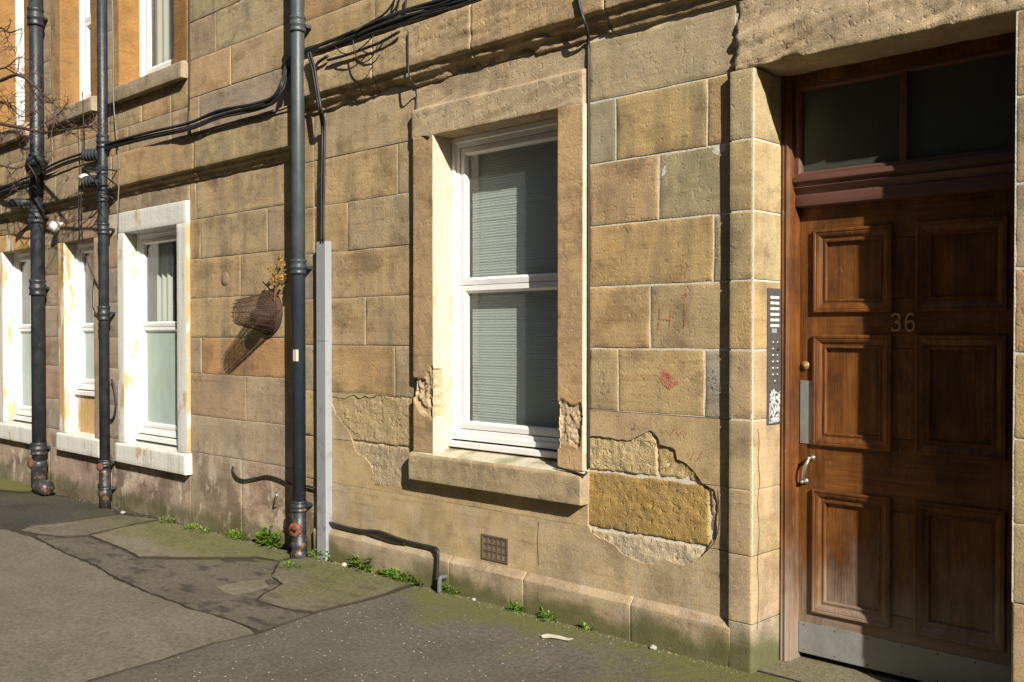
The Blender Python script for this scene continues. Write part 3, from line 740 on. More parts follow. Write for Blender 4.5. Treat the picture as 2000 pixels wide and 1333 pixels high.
# rough stone bared behind the coat
def rough_stone(x0, x1, z0, z1, col, y=.024, a=.012, seed=1.):
    def er(x, z): return a * (fbm(x * 9 + seed, z * 11, seed, 3) * .55 + .55 * fbm(x * 38, z * 44, seed, 3) + .3 * nz(x * 95, z * 95, seed))
    return stone(rt, x0, x1, z0, z1, col, 'sandstone_rough', y, .06, .01, .002, .011, .008, er, name='bared_stone')
backing('bared_bed', [(WX(640), WOL + .06, .52, ZC[6])], rt, .0125, .03, 'lime_mortar'); backing('bared_bed', [(WX(1147), PIL - .005, .25, ZC[6])], rt, .0125, .03, 'lime_mortar')
jx = WX(1283)
rough_stone(-3.36, jx - .004, ZC[7] + .006, ZC[6], (.52, .385, .17), .007, .009, 2.2)
rough_stone(jx + .004, PIL + .0, ZC[7] + .006, ZC[6], (.53, .37, .14), .008, .009, 4.4)
rough_stone(-3.36, WX(1385), ZC[8] + .005, ZC[7] - .004, (.36, .225, .06), .006, .007, 6.6)
rough_stone(WX(1385) + .008, PIL + .0, ZC[8] + .005, ZC[7] - .004, (.46, .345, .17), .008, .009, 7.6)
rough_stone(-3.36, PIL + .0, .25, ZC[8] - .004, (.52, .41, .24), .006, .010, 8.8)
rough_stone(WX(645), WOL + .05, ZC[7] + .004, ZC[6] - .002, (.43, .315, .145), .002, .007, 3.1)
rough_stone(WX(645), WOL + .05, .53, ZC[7] - .004, (.435, .33, .18), .002, .007, 5.3)
# door pilasters with rounded arris
def pilaster(xo, xi, left, cols):
    zz = [-.14, .498 - .31, .498, .796, 1.112, 1.432, 1.748, 2.062, 2.384, 2.703]
    for i in range(len(zz) - 1):
        c = cols[i]; r = .014
        arc = [(xi - (1 if left else -1) * (r - r * math.sin(a)), -.033 + r - r * math.cos(a)) for a in [0, .4, .8, 1.2, math.pi / 2]]
        pr = ([(xo, .02), (xo, -.033)] + arc + [(xi, .34)]) if left else ([(xi, .34)] + arc[::-1] + [(xo, -.033), (xo, .02)])
        sm = 'plinth_stone' if i == 0 else ('render_coat' if i < 4 else 'sandstone')
        sweep('quoin_stone', pr, zz[i] + (.0035 if i > 3 else .001), zz[i + 1] - (.0035 if i > 3 else .001), 'z', rt, sm, c, res=.025, pres=.02, amp=.0014 if i > 3 else .0008, rnd=.004, sign=1, endr=.0015)
    backing('quoin_bed', [((xo + .01) if left else (xi + .0025), (xi - .0025) if left else (xo - .01), .5, 2.70)], rt, -.0315, .3, 'lime_mortar')
pilaster(PIL, PIR, True, [(.33, .26, .16), (.44, .31, .155), (.46, .32, .15), (.46, .325, .155), (.45, .31, .145), (.44, .30, .12), (.42, .315, .145), (.45, .33, .15), (.43, .325, .155)])
pilaster(PRR, PRL, False, [(.40, .30, .16)] + [pick(TAN) for _ in range(8)])
def lint_er(x, y, z):
    lay = max(0, fbm(x * 2.2 + z * 5, z * 30 - x * 10, 9.1, 4)) * .022
    arr = sstep(2.80, 2.70, z) * max(0, fbm(x * 7, z * 7, 2.2, 4) + .1) * .022 * sstep(-1.9, -2.35, x + .2 * nz(x * 5, 0, 0)) * (1 if y < .06 else 0)
    fade = sstep(2.99, 2.86, z + .03 * nz(x * 3, 1, 1)) 
    left = sstep(PIL + .03, PIL, x + .02 * fbm(z * 14, 3, 3, 3)) * .03
    return (lay * fade + arr) * (1 if y < .1 else .2) + left
sweep('door_lintel', [(.34, 2.702), (-.03, 2.702), (-.032, 2.86), (-.010, 2.93), (-.004, 3.03)], PIL - .012, PRR + .02, 'x', rt, 'sandstone_eroded', (.465, .345, .185), res=.016, pres=.014, amp=.003, rnd=.012, sign=-1, erode=lint_er)
random.seed(3)
for k in range(8): course(rt, ZC[k + 1], ZC[k], [PRR, PRR + .9 + random.uniform(-.2, .2), XR], pal=TAN, res=.06)
course(rt, -.12, ZC[8], [PRR, .2, XR], pal=TAN, res=.06, mat='plinth_stone')

# ------------------------------------------------------------------ windows
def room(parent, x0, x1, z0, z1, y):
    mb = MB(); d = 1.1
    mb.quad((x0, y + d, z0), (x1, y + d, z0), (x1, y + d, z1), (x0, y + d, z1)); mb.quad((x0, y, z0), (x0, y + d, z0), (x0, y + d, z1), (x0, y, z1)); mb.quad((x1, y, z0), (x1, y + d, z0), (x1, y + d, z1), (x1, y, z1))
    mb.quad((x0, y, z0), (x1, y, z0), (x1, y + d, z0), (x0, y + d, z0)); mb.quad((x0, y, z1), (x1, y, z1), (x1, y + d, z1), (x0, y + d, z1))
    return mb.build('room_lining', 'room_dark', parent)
def curtain(parent, x0, x1, z0, z1, y, amp=.02, freq=42, mat='net_curtain'):
    n = max(6, int((x1 - x0) / .012)); V = []; F = []
    for i in range(n + 1):
        x = x0 + (x1 - x0) * i / n
        for z in (z0, z1): V.append((x, y + amp * math.sin(x * freq + .7 * math.sin(x * 11)), z))
    for i in range(n): F.append((i * 2, i * 2 + 2, i * 2 + 3, i * 2 + 1))
    return link('curtain', V, F, mat, parent, True)
def plastic_window(parent, x0, x1, z0, z1, yf, rail, cill=.05, lower='window_glass', upper='window_glass', w=.12, blind=False):
    k = w / .12; mb = MB()
    prof = [(0, yf + .07), (0, yf), (.028 * k, yf), (.033 * k, yf + .012), (.058 * k, yf + .014), (.062 * k, yf + .034), (.068 * k, yf + .034)]
    mb.loops((x0, x1, z0 + cill, z1), prof)
    fr = mb.build('window', 'white_plastic', parent)
    if cill > 0:
        MB().box(x0, x1, yf - .03, yf + .03, z0 + .004, z0 + cill - .012, .004).build('drip_cill', 'white_plastic', fr)
    a0, a1, b0, b1 = x0 + .066 * k, x1 - .066 * k, z0 + cill + .066 * k, z1 - .066 * k
    rh = .037
    for (s0, s1, gm) in ((b0, rail - .002, lower), (rail + .002, b1, upper)):
        sp = [(0, yf + .06), (0, yf + .020), (.030 * k, yf + .018), (.044 * k, yf + .030), (.046 * k, yf + .045)]
        MB().loops((a0, a1, s0, s1), sp).build('sash', 'white_plastic', fr)
        i = .045 * k
        MB().box(a0 + i - .004, a1 - i + .004, yf + .040, yf + .046, s0 + i - .004, s1 - i + .004).build('pane', gm, fr)
    room(fr, x0, x1, z0, z1, yf + .075)
    return fr
fr = plastic_window(rt, WIL + .002, WIR - .002, .818, 2.694, YF, 1.80)
fr['label'] = 'white plastic window with closed horizontal blind'
sl = MB(); z = .96; i = 0
while z < 2.60:
    y = YF + .10 + random.uniform(-.0009, .0009); xa, xb = WIL + .085, WIR - .085
    sl.v += [(xa, y - .0015, z - .0098), (xb, y - .0015, z - .0098), (xb, y - .0028, z - .003), (xa, y - .0028, z - .003), (xb, y - .0012, z + .004), (xa, y - .0012, z + .004), (xb, y + .0028, z + .0094), (xa, y + .0028, z + .0094)]
    b = i * 8; sl.f += [(b, b + 1, b + 2, b + 3), (b + 3, b + 2, b + 4, b + 5), (b + 5, b + 4, b + 6, b + 7)]; i += 1; z += .0165
tag(sl.build('blind_slats', 'blind_fabric', fr), kind='stuff')
MB().box(WIL + .09, WIR - .08, YF + .085, YF + .125, 2.60, 2.64, .004).build('blind_head', 'white_plastic', fr)
curtain(fr, WIL + .05, WIL + .30, .93, 2.66, YF + .20, .012, 60)

# ------------------------------------------------------------------ door
DX0, DX1, DY = -2.297, -1.300, .305
frm = MB()
for s, xa in ((1, PIR), (-1, PRL)):
    X = lambda d: xa + s * d
    pr = [(X(-.01), .34), (X(.0), .212), (X(.012), .205), (X(.016), .212), (X(.030), .208), (X(.040), .222), (X(.047), .226), (X(.05), .34)]
    b = len(frm.v)
    for zz_ in (-.033, 2.70): frm.v += [(p[0], p[1], zz_) for p in pr]
    n = len(pr); frm.f += [(b + i, b + i + 1, b + n + i + 1, b + n + i) for i in range(n - 1)]
frm.box(PIR, PRL, .225, .34, 2.655, 2.70)
dfr = frm.build('door_frame', 'varnished_oak', rt)
door = MB().box(DX0, DX1, DY + .028, DY + .05, .004, 2.10).build('door', 'varnished_oak', rt); door['label'] = 'brown six-panel door numbered 36'
cols = [(DX0 + .072, DX0 + .446), (DX0 + .549, DX0 + .923)]
rows = [(.206, .783), (.987, 1.500), (1.602, 1.987)]
mw = .062
def wood(name, *b): return MB().box(*b, .002).build(name, 'varnished_oak_cross' if name == 'rail' else 'varnished_oak', door)
wood('stile', DX0, cols[0][0] + mw - .004, DY, DY + .03, .002, 2.098); wood('stile', cols[1][1] - mw + .004, DX1, DY, DY + .03, .002, 2.098)
rz = [(.002, rows[0][0] + mw - .004), (rows[0][1] - mw + .004, rows[1][0] + mw - .004), (rows[1][1] - mw + .004, rows[2][0] + mw - .004), (rows[2][1] - mw + .004, 2.098)]
for a, b in rz: wood('rail', cols[0][0] + mw - .005, cols[1][1] - mw + .005, DY + .0005, DY + .03, a, b)
for a, b in rows: wood('mullion', cols[0][1] - mw + .004, cols[1][0] + mw - .004, DY + .0008, DY + .03, a + mw - .002, b - mw + .002)
for cx in cols:
    for rzv in rows:
        R = (cx[0], cx[1], rzv[0], rzv[1])
        MB().box(cx[0] + mw - .01, cx[1] - mw + .01, DY + .014, DY + .026, rzv[0] + mw - .01, rzv[1] - mw + .01).build('panel', 'varnished_oak', door)
        MB().loops(R, [(0, DY), (0, DY - .012), (.004, DY - .016), (.012, DY - .016), (.015, DY - .012), (.020, DY - .013), (.030, DY - .009), (.042, DY + .0), (.050, DY + .002), (.052, DY - .002), (.058, DY - .002), (mw, DY + .004), (mw, DY + .016)]).build('panel_moulding', 'varnished_oak', door)
MB().box(DX0 + .004, DX1 - .004, DY - .003, DY + .001, .006, .150).build('kick_plate', 'kick_steel', door)
sc = MB()
for i in range(7):
    for zz_ in (.02, .137): sc.lathe((DX0 + .03 + i * .155, DY - .0028, zz_), (0, -1, 0), [(0, .004), (.0012, .004), (.0016, .002)], 8)
sc.build('screws', 'rust', door)
pp = MB().box(DX0 + .006, DX0 + .069, DY - .004, DY + .001, .992, 1.287, .001).build('push_plate', 'kick_steel', door)
sc = MB()
for dx in (.014, .061):
    for zz_ in (1.003, 1.276): sc.lathe((DX0 + dx, DY - .0038, zz_), (0, -1, 0), [(0, .003), (.001, .003)], 8)
sc.build('plate_screws', 'rust', door)
MB().lathe((DX0 + .032, DY, 1.358), (0, -1, 0), [(0, .021), (.006, .021), (.009, .018), (.009, .012), (.012, .011), (.012, .0)], 20).build('lock_cylinder', 'aged_brass', door, True)
hd = MB(); p0 = Vector((DX0 + .068, DY, .928)); p1 = Vector((DX0 + .034, DY, .815))
for p in (p0, p1): hd.lathe(p, (0, -1, 0), [(0, .016), (.004, .016), (.008, .010), (.028, .008), (.036, .010), (.042, .006), (.044, .0)], 14)
hd.tube(smooth_path([p0 + Vector((0, -.030, 0)), p0 * .7 + p1 * .3 + Vector((0, -.045, 0)), p0 * .3 + p1 * .7 + Vector((0, -.045, 0)), p1 + Vector((0, -.030, 0))], 5), [.007 + .003 * math.sin(i / 15 * math.pi) for i in range(16)], 10)
hd.build('pull_handle', 'worn_chrome', door, True)
def digit(paths, x, z, h):
    mb = MB()
    for P in paths: mb.tube([Vector((x + q.x * h * .5, DY - .006, z + q.y * h)) for q in smooth_path([(a, b, 0) for a, b in P], 6)], .0058, 8)
    return mb.build('numeral', 'aged_brass', door, True)
digit([[(-.48, .34), (-.42, .44), (-.1, .5), (.3, .46), (.46, .28), (.3, .08), (0, .02), (.36, -.04), (.5, -.24), (.34, -.44), (0, -.5), (-.36, -.46), (-.5, -.32)]], -1.833, 1.556, .072)
digit([[(.42, .36), (.3, .46), (0, .5), (-.34, .38), (-.5, .08), (-.5, -.2), (-.34, -.44), (0, -.5), (.36, -.44), (.5, -.22), (.36, .0), (0, .06), (-.34, -.02), (-.48, -.2)]], -1.771, 1.556, .072)
# transom bar and fanlight
sweep('transom_bar', [(.34, 2.24), (.232, 2.232), (.228, 2.208), (.246, 2.200), (.248, 2.188), (.240, 2.184), (.258, 2.166), (.264, 2.150), (.256, 2.147), (.256, 2.098), (.272, 2.092), (.34, 2.09)], PIR + .008, PRL - .008, 'x', rt, 'maroon_paint', (.1, .05, .03), res=.2, pres=.03, amp=.0003, rnd=.0015)
fl = MB(); mx_ = -1.79
fl.loops((PIR + .046, PRL - .046, 2.225, 2.66), [(0, .30), (0, .25), (.022, .25), (.03, .262), (.034, .285)])
fl.box(mx_ - .016, mx_ + .016, .254, .30, 2.25, 2.64, .003)
fan = fl.build('fanlight', 'maroon_paint', rt); fan['label'] = 'dark wired-glass fanlight over the door'
for a, b in ((PIR + .075, mx_ - .012), (mx_ + .012, PRL - .075)):
    MB().box(a, b, .278, .284, 2.25, 2.635).build('pane', 'wired_glass', fan)
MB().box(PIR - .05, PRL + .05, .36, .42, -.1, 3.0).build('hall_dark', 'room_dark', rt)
# ------------------------------------------------------------------ left-hand tenement
lt = empty('tenement_building', (-9.5, .3, -.1), label='left-hand sandstone tenement with white-painted ground-floor windows behind two black soil pipes', cat='building')
LX = -15.0
LZ = [2.80, 2.435, 2.112, 1.795, 1.48, 1.19, .85, .55, -.2]
GW = [(-8.838, -8.70, -7.725, -7.555), (-10.18, -10.03, -9.34, -9.18), (-11.86, -11.71, -10.89, -10.775), (-13.4, -13.27, -12.5, -12.37)]
UW = [(-8.95, -8.81, -7.79, -7.56), (-10.36, -10.13, -9.41, -9.27), (-12.0, -11.86, -11.08, -10.92), (-13.4, -13.27, -12.5, -12.37)]
LYS, LYF, UYF = -.03, .09, .175
zsill, ztop = .535, 2.413
rects = []
xprev = XL
for (o0, i0, i1, o1) in GW:
    rects.append((i1 + .03, xprev, -.25, 3.13)); rects.append((i0 - .03, i1 + .03, -.25, zsill - .05)); rects.append((i0 - .03, i1 + .03, ztop + .05, 3.13)); xprev = i0 - .03
rects.append((LX, xprev, -.25, 3.13)); xprev = XL
for (o0, i0, i1, o1) in UW:
    rects.append((i1 + .03, xprev, 3.13, 6.2)); rects.append((i0 - .03, i1 + .03, 3.13, 3.66)); xprev = i0 - .03
rects.append((LX, xprev, 3.13, 6.2))
backing('mortar_bed', rects, lt)
random.seed(21)
# pier beside the main pipe
J = {0: [WX(384)], 1: [WX(392), WX(523)], 2: [WX(470)], 3: [], 4: [WX(393)]}
CL = {0: [(.44, .29, .13), (.44, .31, .15)], 1: [(.42, .27, .12), (.41, .295, .145), (.37, .265, .14)], 2: [(.43, .29, .13), (.44, .305, .14)], 3: [(.45, .31, .14)], 4: [(.35, .27, .16), (.44, .235, .09)]}
for k in range(5):
    xs = sorted([GW[0][3] + .0] + J[k] + [XL]); course(lt, LZ[k + 1], LZ[k], xs, cols=CL[k], pal=BUF)
for k, (jj, cs) in enumerate([([WX(480)], [(.37, .25, .14), (.40, .29, .17)]), ([], [(.40, .30, .18)]), ([WX(470)], [(.36, .27, .17), (.40, .28, .18)])]):
    xs = sorted([GW[0][3]] + jj + [XL]); course(lt, LZ[k + 6], LZ[k + 5], xs, cols=cs, gap=.003, mat='damp_render', wob=.001)
# narrow piers between the windows
for a, b in ((GW[1][3], GW[0][0]), (GW[2][3], GW[1][0]), (GW[3][3], GW[2][0]), (LX, GW[3][0])):
    for k in range(1, 8): course(lt, LZ[k + 1] if k < 7 else .36, LZ[k], [a, b], pal=[(.36, .26, .14), (.33, .255, .155), (.38, .28, .16), (.40, .27, .14)] if k < 5 else [(.40, .27, .17), (.38, .28, .18)], mat='sandstone' if k < 5 else 'damp_render', res=.04)
# lintel course over the windows, dado under the sills
course(lt, 2.605, 2.80, [LX, -13, -11.9, -10.22, -8.86, GW[0][3]], pal=[(.42, .29, .14), (.37, .26, .14)], res=.05)
course(lt, -.2, .36, [LX, -12.6, -10.5, -9.05, GW[0][3]], cols=[(.36, .26, .17), (.37, .27, .18), (.36, .25, .17), (.38, .28, .19)], gap=.003, mat='damp_render', res=.04, wob=.001)
# string course
lj = [LX, -13.2, -11.6, -10.1, -8.85, WX(395), XL + .003]
for i in range(len(lj) - 1):
    sweep('string_course_stone', [(.06, 3.155), (-.07, 3.112), (-.074, 2.825), (-.044, 2.815), (-.046, 2.79), (-.02, 2.775), (-.016, 2.745), (.06, 2.735)], lj[i] + .002, lj[i + 1] - .002, 'x', lt, 'sandstone', [(.36, .25, .13), (.34, .26, .15), (.35, .27, .15), (.37, .27, .15), (.41, .27, .125), (.40, .29, .14)][i], res=.03, pres=.02, amp=.003, rnd=.007, erode=string_erode(2.735, 3.12, .3))
# ground-floor windows
PAINT = [('white_paint', 'ochre_peeled_paint', 'white_paint'), ('ochre_peeled_paint', 'peeling_white_paint', None), ('peeling_white_paint', 'ochre_peeled_paint', 'ochre_peeled_paint'), ('white_paint', 'ochre_peeled_paint', 'white_paint')]
for n, (o0, i0, i1, o1) in enumerate(GW):
    pj = PAINT[n]
    sweep('window_jamb', [(o0, .03), (o0, LYS), (i0, LYS), (i0, LYF + .05)], zsill, ztop + .003, 'z', lt, ['ochre_peeled_paint' if n == 1 else pj[0], 'peeling_white_paint'], (.5, .5, .45), res=.06, pres=.03, amp=.0012, seg_mat=[0, 0, 1], sign=1)
    sweep('window_jamb', [(i1, LYF + .05), (i1, LYS), (o1, LYS), (o1, .03)], zsill, ztop + .003, 'z', lt, [pj[0] if n != 1 else 'damp_render', 'ochre_peeled_paint'], (.40, .29, .19), res=.06, pres=.03, amp=.0012, seg_mat=[0, 0, 1], sign=1)
    sweep('window_lintel', [(LYF + .05, ztop), (LYS, ztop), (LYS, 2.598), (.03, 2.602)], o0, o1, 'x', lt, pj[2] or 'sandstone_dressed', (.37, .24, .14), res=.06, pres=.03, amp=.0012, sign=-1)
    sweep('window_sill', [(.02, .36), (LYS - .03, .358), (LYS - .03, .515), (LYS - .022, .527), (LYF + .06, .548)], o0 - .01, o1 + .02, 'x', lt, 'white_paint', (.5, .5, .5), res=.05, pres=.03, amp=.0015, sign=-1)
    zb = .905 if n == 1 else .56
    if n == 1: MB().box(i0, i1, LYF - .005, LYF + .05, .53, .905, .004).build('apron_panel', 'ochre_peeled_paint', lt)
    f = plastic_window(lt, i0 + .003, i1 - .003, zb, ztop - .002, LYF, 1.575, .06, 'frosted_glass', 'window_glass', .11)
    f['label'] = ['white plastic window with frosted lower pane beside the wall cage', 'narrow white plastic window between the soil pipes', 'white plastic window half hidden by the thick soil pipe', 'white plastic window beyond the picture'][n]
    curtain(f, i0 + .05, i0 + (.34 if n == 0 else .6), 1.6, ztop - .05, LYF + .16, .014, 60)
# upper windows
for n, (o0, i0, i1, o1) in enumerate(UW):
    RS = (.44, .215, .05)
    sweep('window_jamb', [(o0, .03), (o0, -.012), (i0, -.012), (i0, UYF + .05)], 3.72, 6.0, 'z', lt, ['sandstone_dressed', 'red_sandstone'], RS if n == 2 else (.36, .21, .085), res=.05, pres=.025, amp=.003, sign=1, seg_mat=[0, 0, 1])
    sweep('window_jamb', [(i1, UYF + .05), (i1, -.012), (o1, -.012), (o1, .03)], 3.72, 6.0, 'z', lt, 'red_sandstone', (.42, .20, .06), res=.05, pres=.025, amp=.003, sign=1)
    sweep('window_sill', [(.02, 3.59), (-.065, 3.588), (-.065, 3.715), (-.05, 3.727), (UYF + .06, 3.775)], o0 + .01, o1 - .005, 'x', lt, 'sandstone_dressed', (.36, .275, .165), res=.05, pres=.03, amp=.002, sign=-1)
    f = plastic_window(lt, i0 + .003, i1 - .003, 3.77, 5.98, UYF, 4.62 if n == 1 else 4.45 if n == 2 else 4.9, 0, w=.16)
    f['label'] = ['upstairs window above the frosted ground-floor window', 'narrow upstairs window between the soil pipes', 'upstairs window behind the bare branches', 'upstairs window beyond the picture'][n]
    curtain(f, i0 + .06, i1 - .06, 3.85, 5.9, UYF + .12, .010, 45)
uz = [3.13, 3.36, 3.59]
for k in range(2):
    course(lt, uz[k], uz[k + 1], [LX, -13.1, -11.9, -11.1, -10.36, -9.7, -9.05, WX(252) if k == 0 else -8.4, WX(336), UW[0][3]], pal=[(.42, .29, .14), (.38, .28, .15), (.45, .29, .13)], res=.06)
hz_ = [3.13, 3.42, 3.722, 4.03, 4.35, 4.67, 4.99, 5.31, 5.63, 6.0]
jt = [[WX(391)], [WX(453)], [WX(424)], [-6.75], [-7.1], [-6.6], [-7.0], [-6.6], [-7.0]]
for k in range(9): course(lt, hz_[k], hz_[k + 1], sorted([UW[0][3]] + jt[k] + [XL]), pal=[(.42, .30, .15), (.45, .30, .14), (.39, .28, .14), (.36, .27, .16)])
for a, b in ((UW[1][3], UW[0][0]), (UW[2][3], UW[1][0]), (UW[3][3], UW[2][0]), (LX, UW[3][0])):
    for k in range(7): course(lt, 3.59 + k * .345, 3.59 + (k + 1) * .345, [a, b], pal=[(.34, .275, .17), (.38, .28, .15)], res=.05)

# ------------------------------------------------------------------ rainwater and soil pipes
def pipe(name, x, y, r, z0, z1, collars, mat, label, n=20):
    root = empty(name, (x, y, z0), label=label, cat='pipe')
    MB().tube([(x, y, z0), (x, y, (z0 + z1) / 2), (x, y, z1)], r, n).build('pipe_length', mat, root, True)
    for (zc, h) in collars:
        MB().lathe((x, y, zc - h / 2), (0, 0, 1), [(0, r), (0, r * 1.22), (h * .12, r * 1.25), (h * .2, r * 1.16), (h * .35, r * 1.16), (h * .4, r * 1.27), (h * .55, r * 1.27), (h * .6, r * 1.16), (h * .82, r * 1.16), (h * .86, r * 1.24), (h, r * 1.22), (h, r)], n).build('collar', mat, root, True)
        MB().box(x - r * .5, x + r * .5, y + r * .9, .0, zc - .012, zc + .012, .003).build('bracket', mat, root)
    return root
MPX, MPY = -5.845, -.10
zc = lambda px, py, y=-.1: WZ(px, py, y)
mp = pipe('drain_pipe', MPX, MPY, .046, .1, 5.5, [(zc(583, 48), .105), (zc(583, 522), .10), (zc(583, 988), .07)], 'slate_blue_iron', 'slate blue iron drainpipe with a rusty orange foot, beside the grey cable cover')
MB().lathe((MPX, MPY, gz(MPX, MPY) - .02), (0, 0, 1), [(0, .058), (.05, .060), (.06, .052), (.085, .052), (.095, .06), (.12, .06), (.13, .05), (.2, .048), (.36, .049)], 20).build('pipe_foot', 'painted_iron', mp, True)
MB().lathe((MPX + .012, MPY - .038, .16), (.35, -1, 0), [(0, .05), (.012, .05), (.018, .042), (.018, .02), (.012, .016), (.012, .0)], 18).build('access_cap', 'orange_rust', mp, True)
MB().box(WX(571, -.15), WX(578, -.15), MPY - .0475, MPY - .03, 1.32, 1.40, .002).build('paper_label', 'paper', mp)

P2X = -8.96
p2 = pipe('soil_pipe', P2X, -.10, .045, gz(P2X, 0) - .02, 6, [(zc(200, 277), .12), (zc(202, 333), .07), (zc(203, 385), .09), (zc(204, 447), .10), (zc(206, 612), .13), (zc(206, 905), .06), (zc(206, 955), .06)], 'painted_iron', 'thin black soil pipe with two ribbed side branches, right of the narrow window')
def ribbed(root, x, z, L):
    pr = [(0, .03)]; d = .0
    while d < L: pr += [(d, .036), (d + .014, .036), (d + .018, .056), (d + .040, .056), (d + .044, .036)]; d += .062
    MB().lathe((x, -.10, z), (-1, -.05, .06), pr + [(L + .01, .036)], 16).build('ribbed_branch', 'painted_iron', root)
ribbed(p2, P2X - .03, zc(190, 303), .30); ribbed(p2, P2X - .03, zc(190, 355), .30)
MB().lathe((P2X - .33, -.12, zc(158, 350)), (-1, -.05, .06), [(0, .03), (.03, .032), (.1, .026), (.12, .016), (.122, 0)], 14).build('white_cap', 'white_plastic', p2, True)
MB().lathe((P2X + .01, -.14, zc(206, 912)), (.3, -1, 0), [(0, .036), (.02, .036), (.024, .028), (.03, .016), (.03, 0)], 14).build('access_cap', 'rust', p2, True)
MB().lathe((P2X, -.10, gz(P2X, 0) - .02), (0, 0, 1), [(0, .052), (.12, .052), (.14, .06), (.17, .06), (.19, .05), (.34, .052), (.38, .046)], 18).build('pipe_foot', 'painted_iron', p2, True)

P1X = -10.49
p1 = pipe('soil_pipe', P1X, -.11, .064, gz(P1X, 0) + .05, 6.2, [(zc(75, 33), .18), (zc(73, 314), .11), (zc(73, 372), .10), (zc(74, 424), .13), (zc(79, 562), .16), (zc(83, 877), .12)], 'painted_iron', 'thick black soil pipe with a curved foot at the far left')
MB().lathe((P1X + .02, -.14, zc(80, 338)), (1, -.40, .10), [(0, .06), (.14, .062), (.15, .078), (.30, .078), (.305, .068), (.42, .068), (.42, .05), (.40, .0)], 18).build('side_branch', 'painted_iron', p1, True)
MB().lathe((P1X - .03, -.11, zc(60, 398)), (-1, -.45, .0), [(0, .04), (.20, .04), (.21, .05), (.30, .05), (.30, .0)], 16).build('waste_branch', 'painted_iron', p1, True)
MB().lathe((P1X + .0, -.17, zc(80, 905)), (-.2, -1, 0), [(0, .05), (.03, .05), (.035, .04), (.05, .02), (.05, 0)], 16).build('access_cap', 'rust', p1, True)
gz1 = gz(P1X, 0)
MB().tube(smooth_path([(P1X, -.11, gz1 + .24), (P1X + .01, -.12, gz1 + .12), (P1X + .12, -.14, gz1 + .055), (P1X + .27, -.17, gz1 + .065), (P1X + .40, -.19, gz1 + .095)], 5), [.07] * 15 + [.066, .066, .067, .07, .075, .078], 16).build('curved_foot', 'painted_iron', p1, True)
MB().lathe((P1X, -.11, gz1 + .03), (0, 0, 1), [(0, .06), (.02, .078), (.2, .072), (.22, .082), (.27, .082), (.29, .07)], 18).build('pipe_foot', 'painted_iron', p1, True)

# ------------------------------------------------------------------ grey cable cover, vent, entry panel, wire cage
tr = MB().box(-5.70, -5.595, -.055, -.001, gz(-5.65, 0) - .005, WZ(630, 472, -.05), .003)
tro = tr.build('cable_cover', 'grey_plastic'); tag(tro, 'tall pale grey plastic cable cover standing right of the blue drainpipe', 'cable cover')
MB().box(-5.704, -5.591, -.0575, -.03, WZ(630, 666, -.05), WZ(630, 666, -.05) + .002).build('seam', 'grey_plastic', tro)
v0, v1 = WX(940, -.004, 1070), WX(992, -.004, 1075); vz0, vz1 = .205, .352
vent = MB().loops((v0, v1, vz0, vz1), [(0, .01), (0, -.006), (.008, -.008), (.012, -.006), (.014, .012)]).build('air_vent', 'vent_iron'); tag(vent, 'rusty square cast-iron air vent grille low in the wall below the window', 'vent')
MB().box(v0 + .01, v1 - .01, .010, .016, vz0 + .01, vz1 - .01).build('vent_backing', 'room_dark', vent)
nx_, nz_ = 5, 3
dx = (v1 - v0 - .024) / nx_; dz = (vz1 - vz0 - .024) / nz_
for i in range(nx_):
    for j in range(nz_):
        cx = v0 + .012 + dx * (i + .5); cz = vz0 + .012 + dz * (j + .5); h = min(dx, dz) * .42
        mb = MB(); mb.loops((cx - dx * .46, cx + dx * .46, cz - dz * .46, cz + dz * .46), [(0, .008), (0, -.005), (.0038, -.005), (.0038, .008)])
        mb.loops((cx - dx * .22, cx + dx * .22, cz - dz * .22, cz + dz * .22), [(0, .008), (0, -.004), (.003, -.004), (.003, .008)])
        mb.box(cx - .002, cx + .002, -.003, .006, cz - dz * .46, cz - dz * .2); mb.box(cx - .002, cx + .002, -.003, .006, cz + dz * .2, cz + dz * .46)
        mb.build('grille_cell', 'vent_iron', vent)
# entry panel on the left door reveal (plane x = PIR, facing right)
ex = PIR; ey0, ey1, ez0, ez1 = .088, .204, 1.088, 1.716
ep = MB().box(ex - .002, ex + .008, ey0, ey1, ez0, ez1, .002).build('door_entry_panel', 'dark_panel_metal'); tag(ep, 'tall dark door entry panel with name plates and buttons on the door reveal', 'intercom')
for j in range(6):
    for i in range(2): MB().box(ex + .007, ex + .0095, ey0 + .018 + i * .042, ey0 + .018 + i * .042 + .035, ez1 - .048 - j * .026, ez1 - .036 - j * .026).build('name_plate', 'white_label', ep)
MB().box(ex + .007, ex + .0092, ey0 + .03, ey0 + .075, ez1 - .206, ez1 - .186).build('name_plate', 'grey_plastic', ep)
for j in range(7):
    for i in range(2):
        if j == 6 and i: continue
        MB().lathe((ex + .007, ey0 + (.045 if j < 6 else .062) + i * .04, ez1 - .25 - j * .03), (1, 0, 0), [(0, .009), (.003, .009), (.005, .0075), (.006, .0)], 12).build('call_button', 'worn_chrome' if (i, j) != (1, 1) else 'black_cable', ep, True)
stp = jagged([(ey0 + .012, ez0 + .006), (ey1 - .012, ez0 + .006), (ey1 - .004, ez0 + .15), (ey1 - .03, ez0 + .148), (ey0 + .05, ez0 + .165), (ey0 + .02, ez0 + .155)], .008, .008, 4.)
panel('torn_sticker', stp, [], lambda u, v, t: (ex + .0092 - t, u, v), .001, .02, 'torn_sticker', ep)
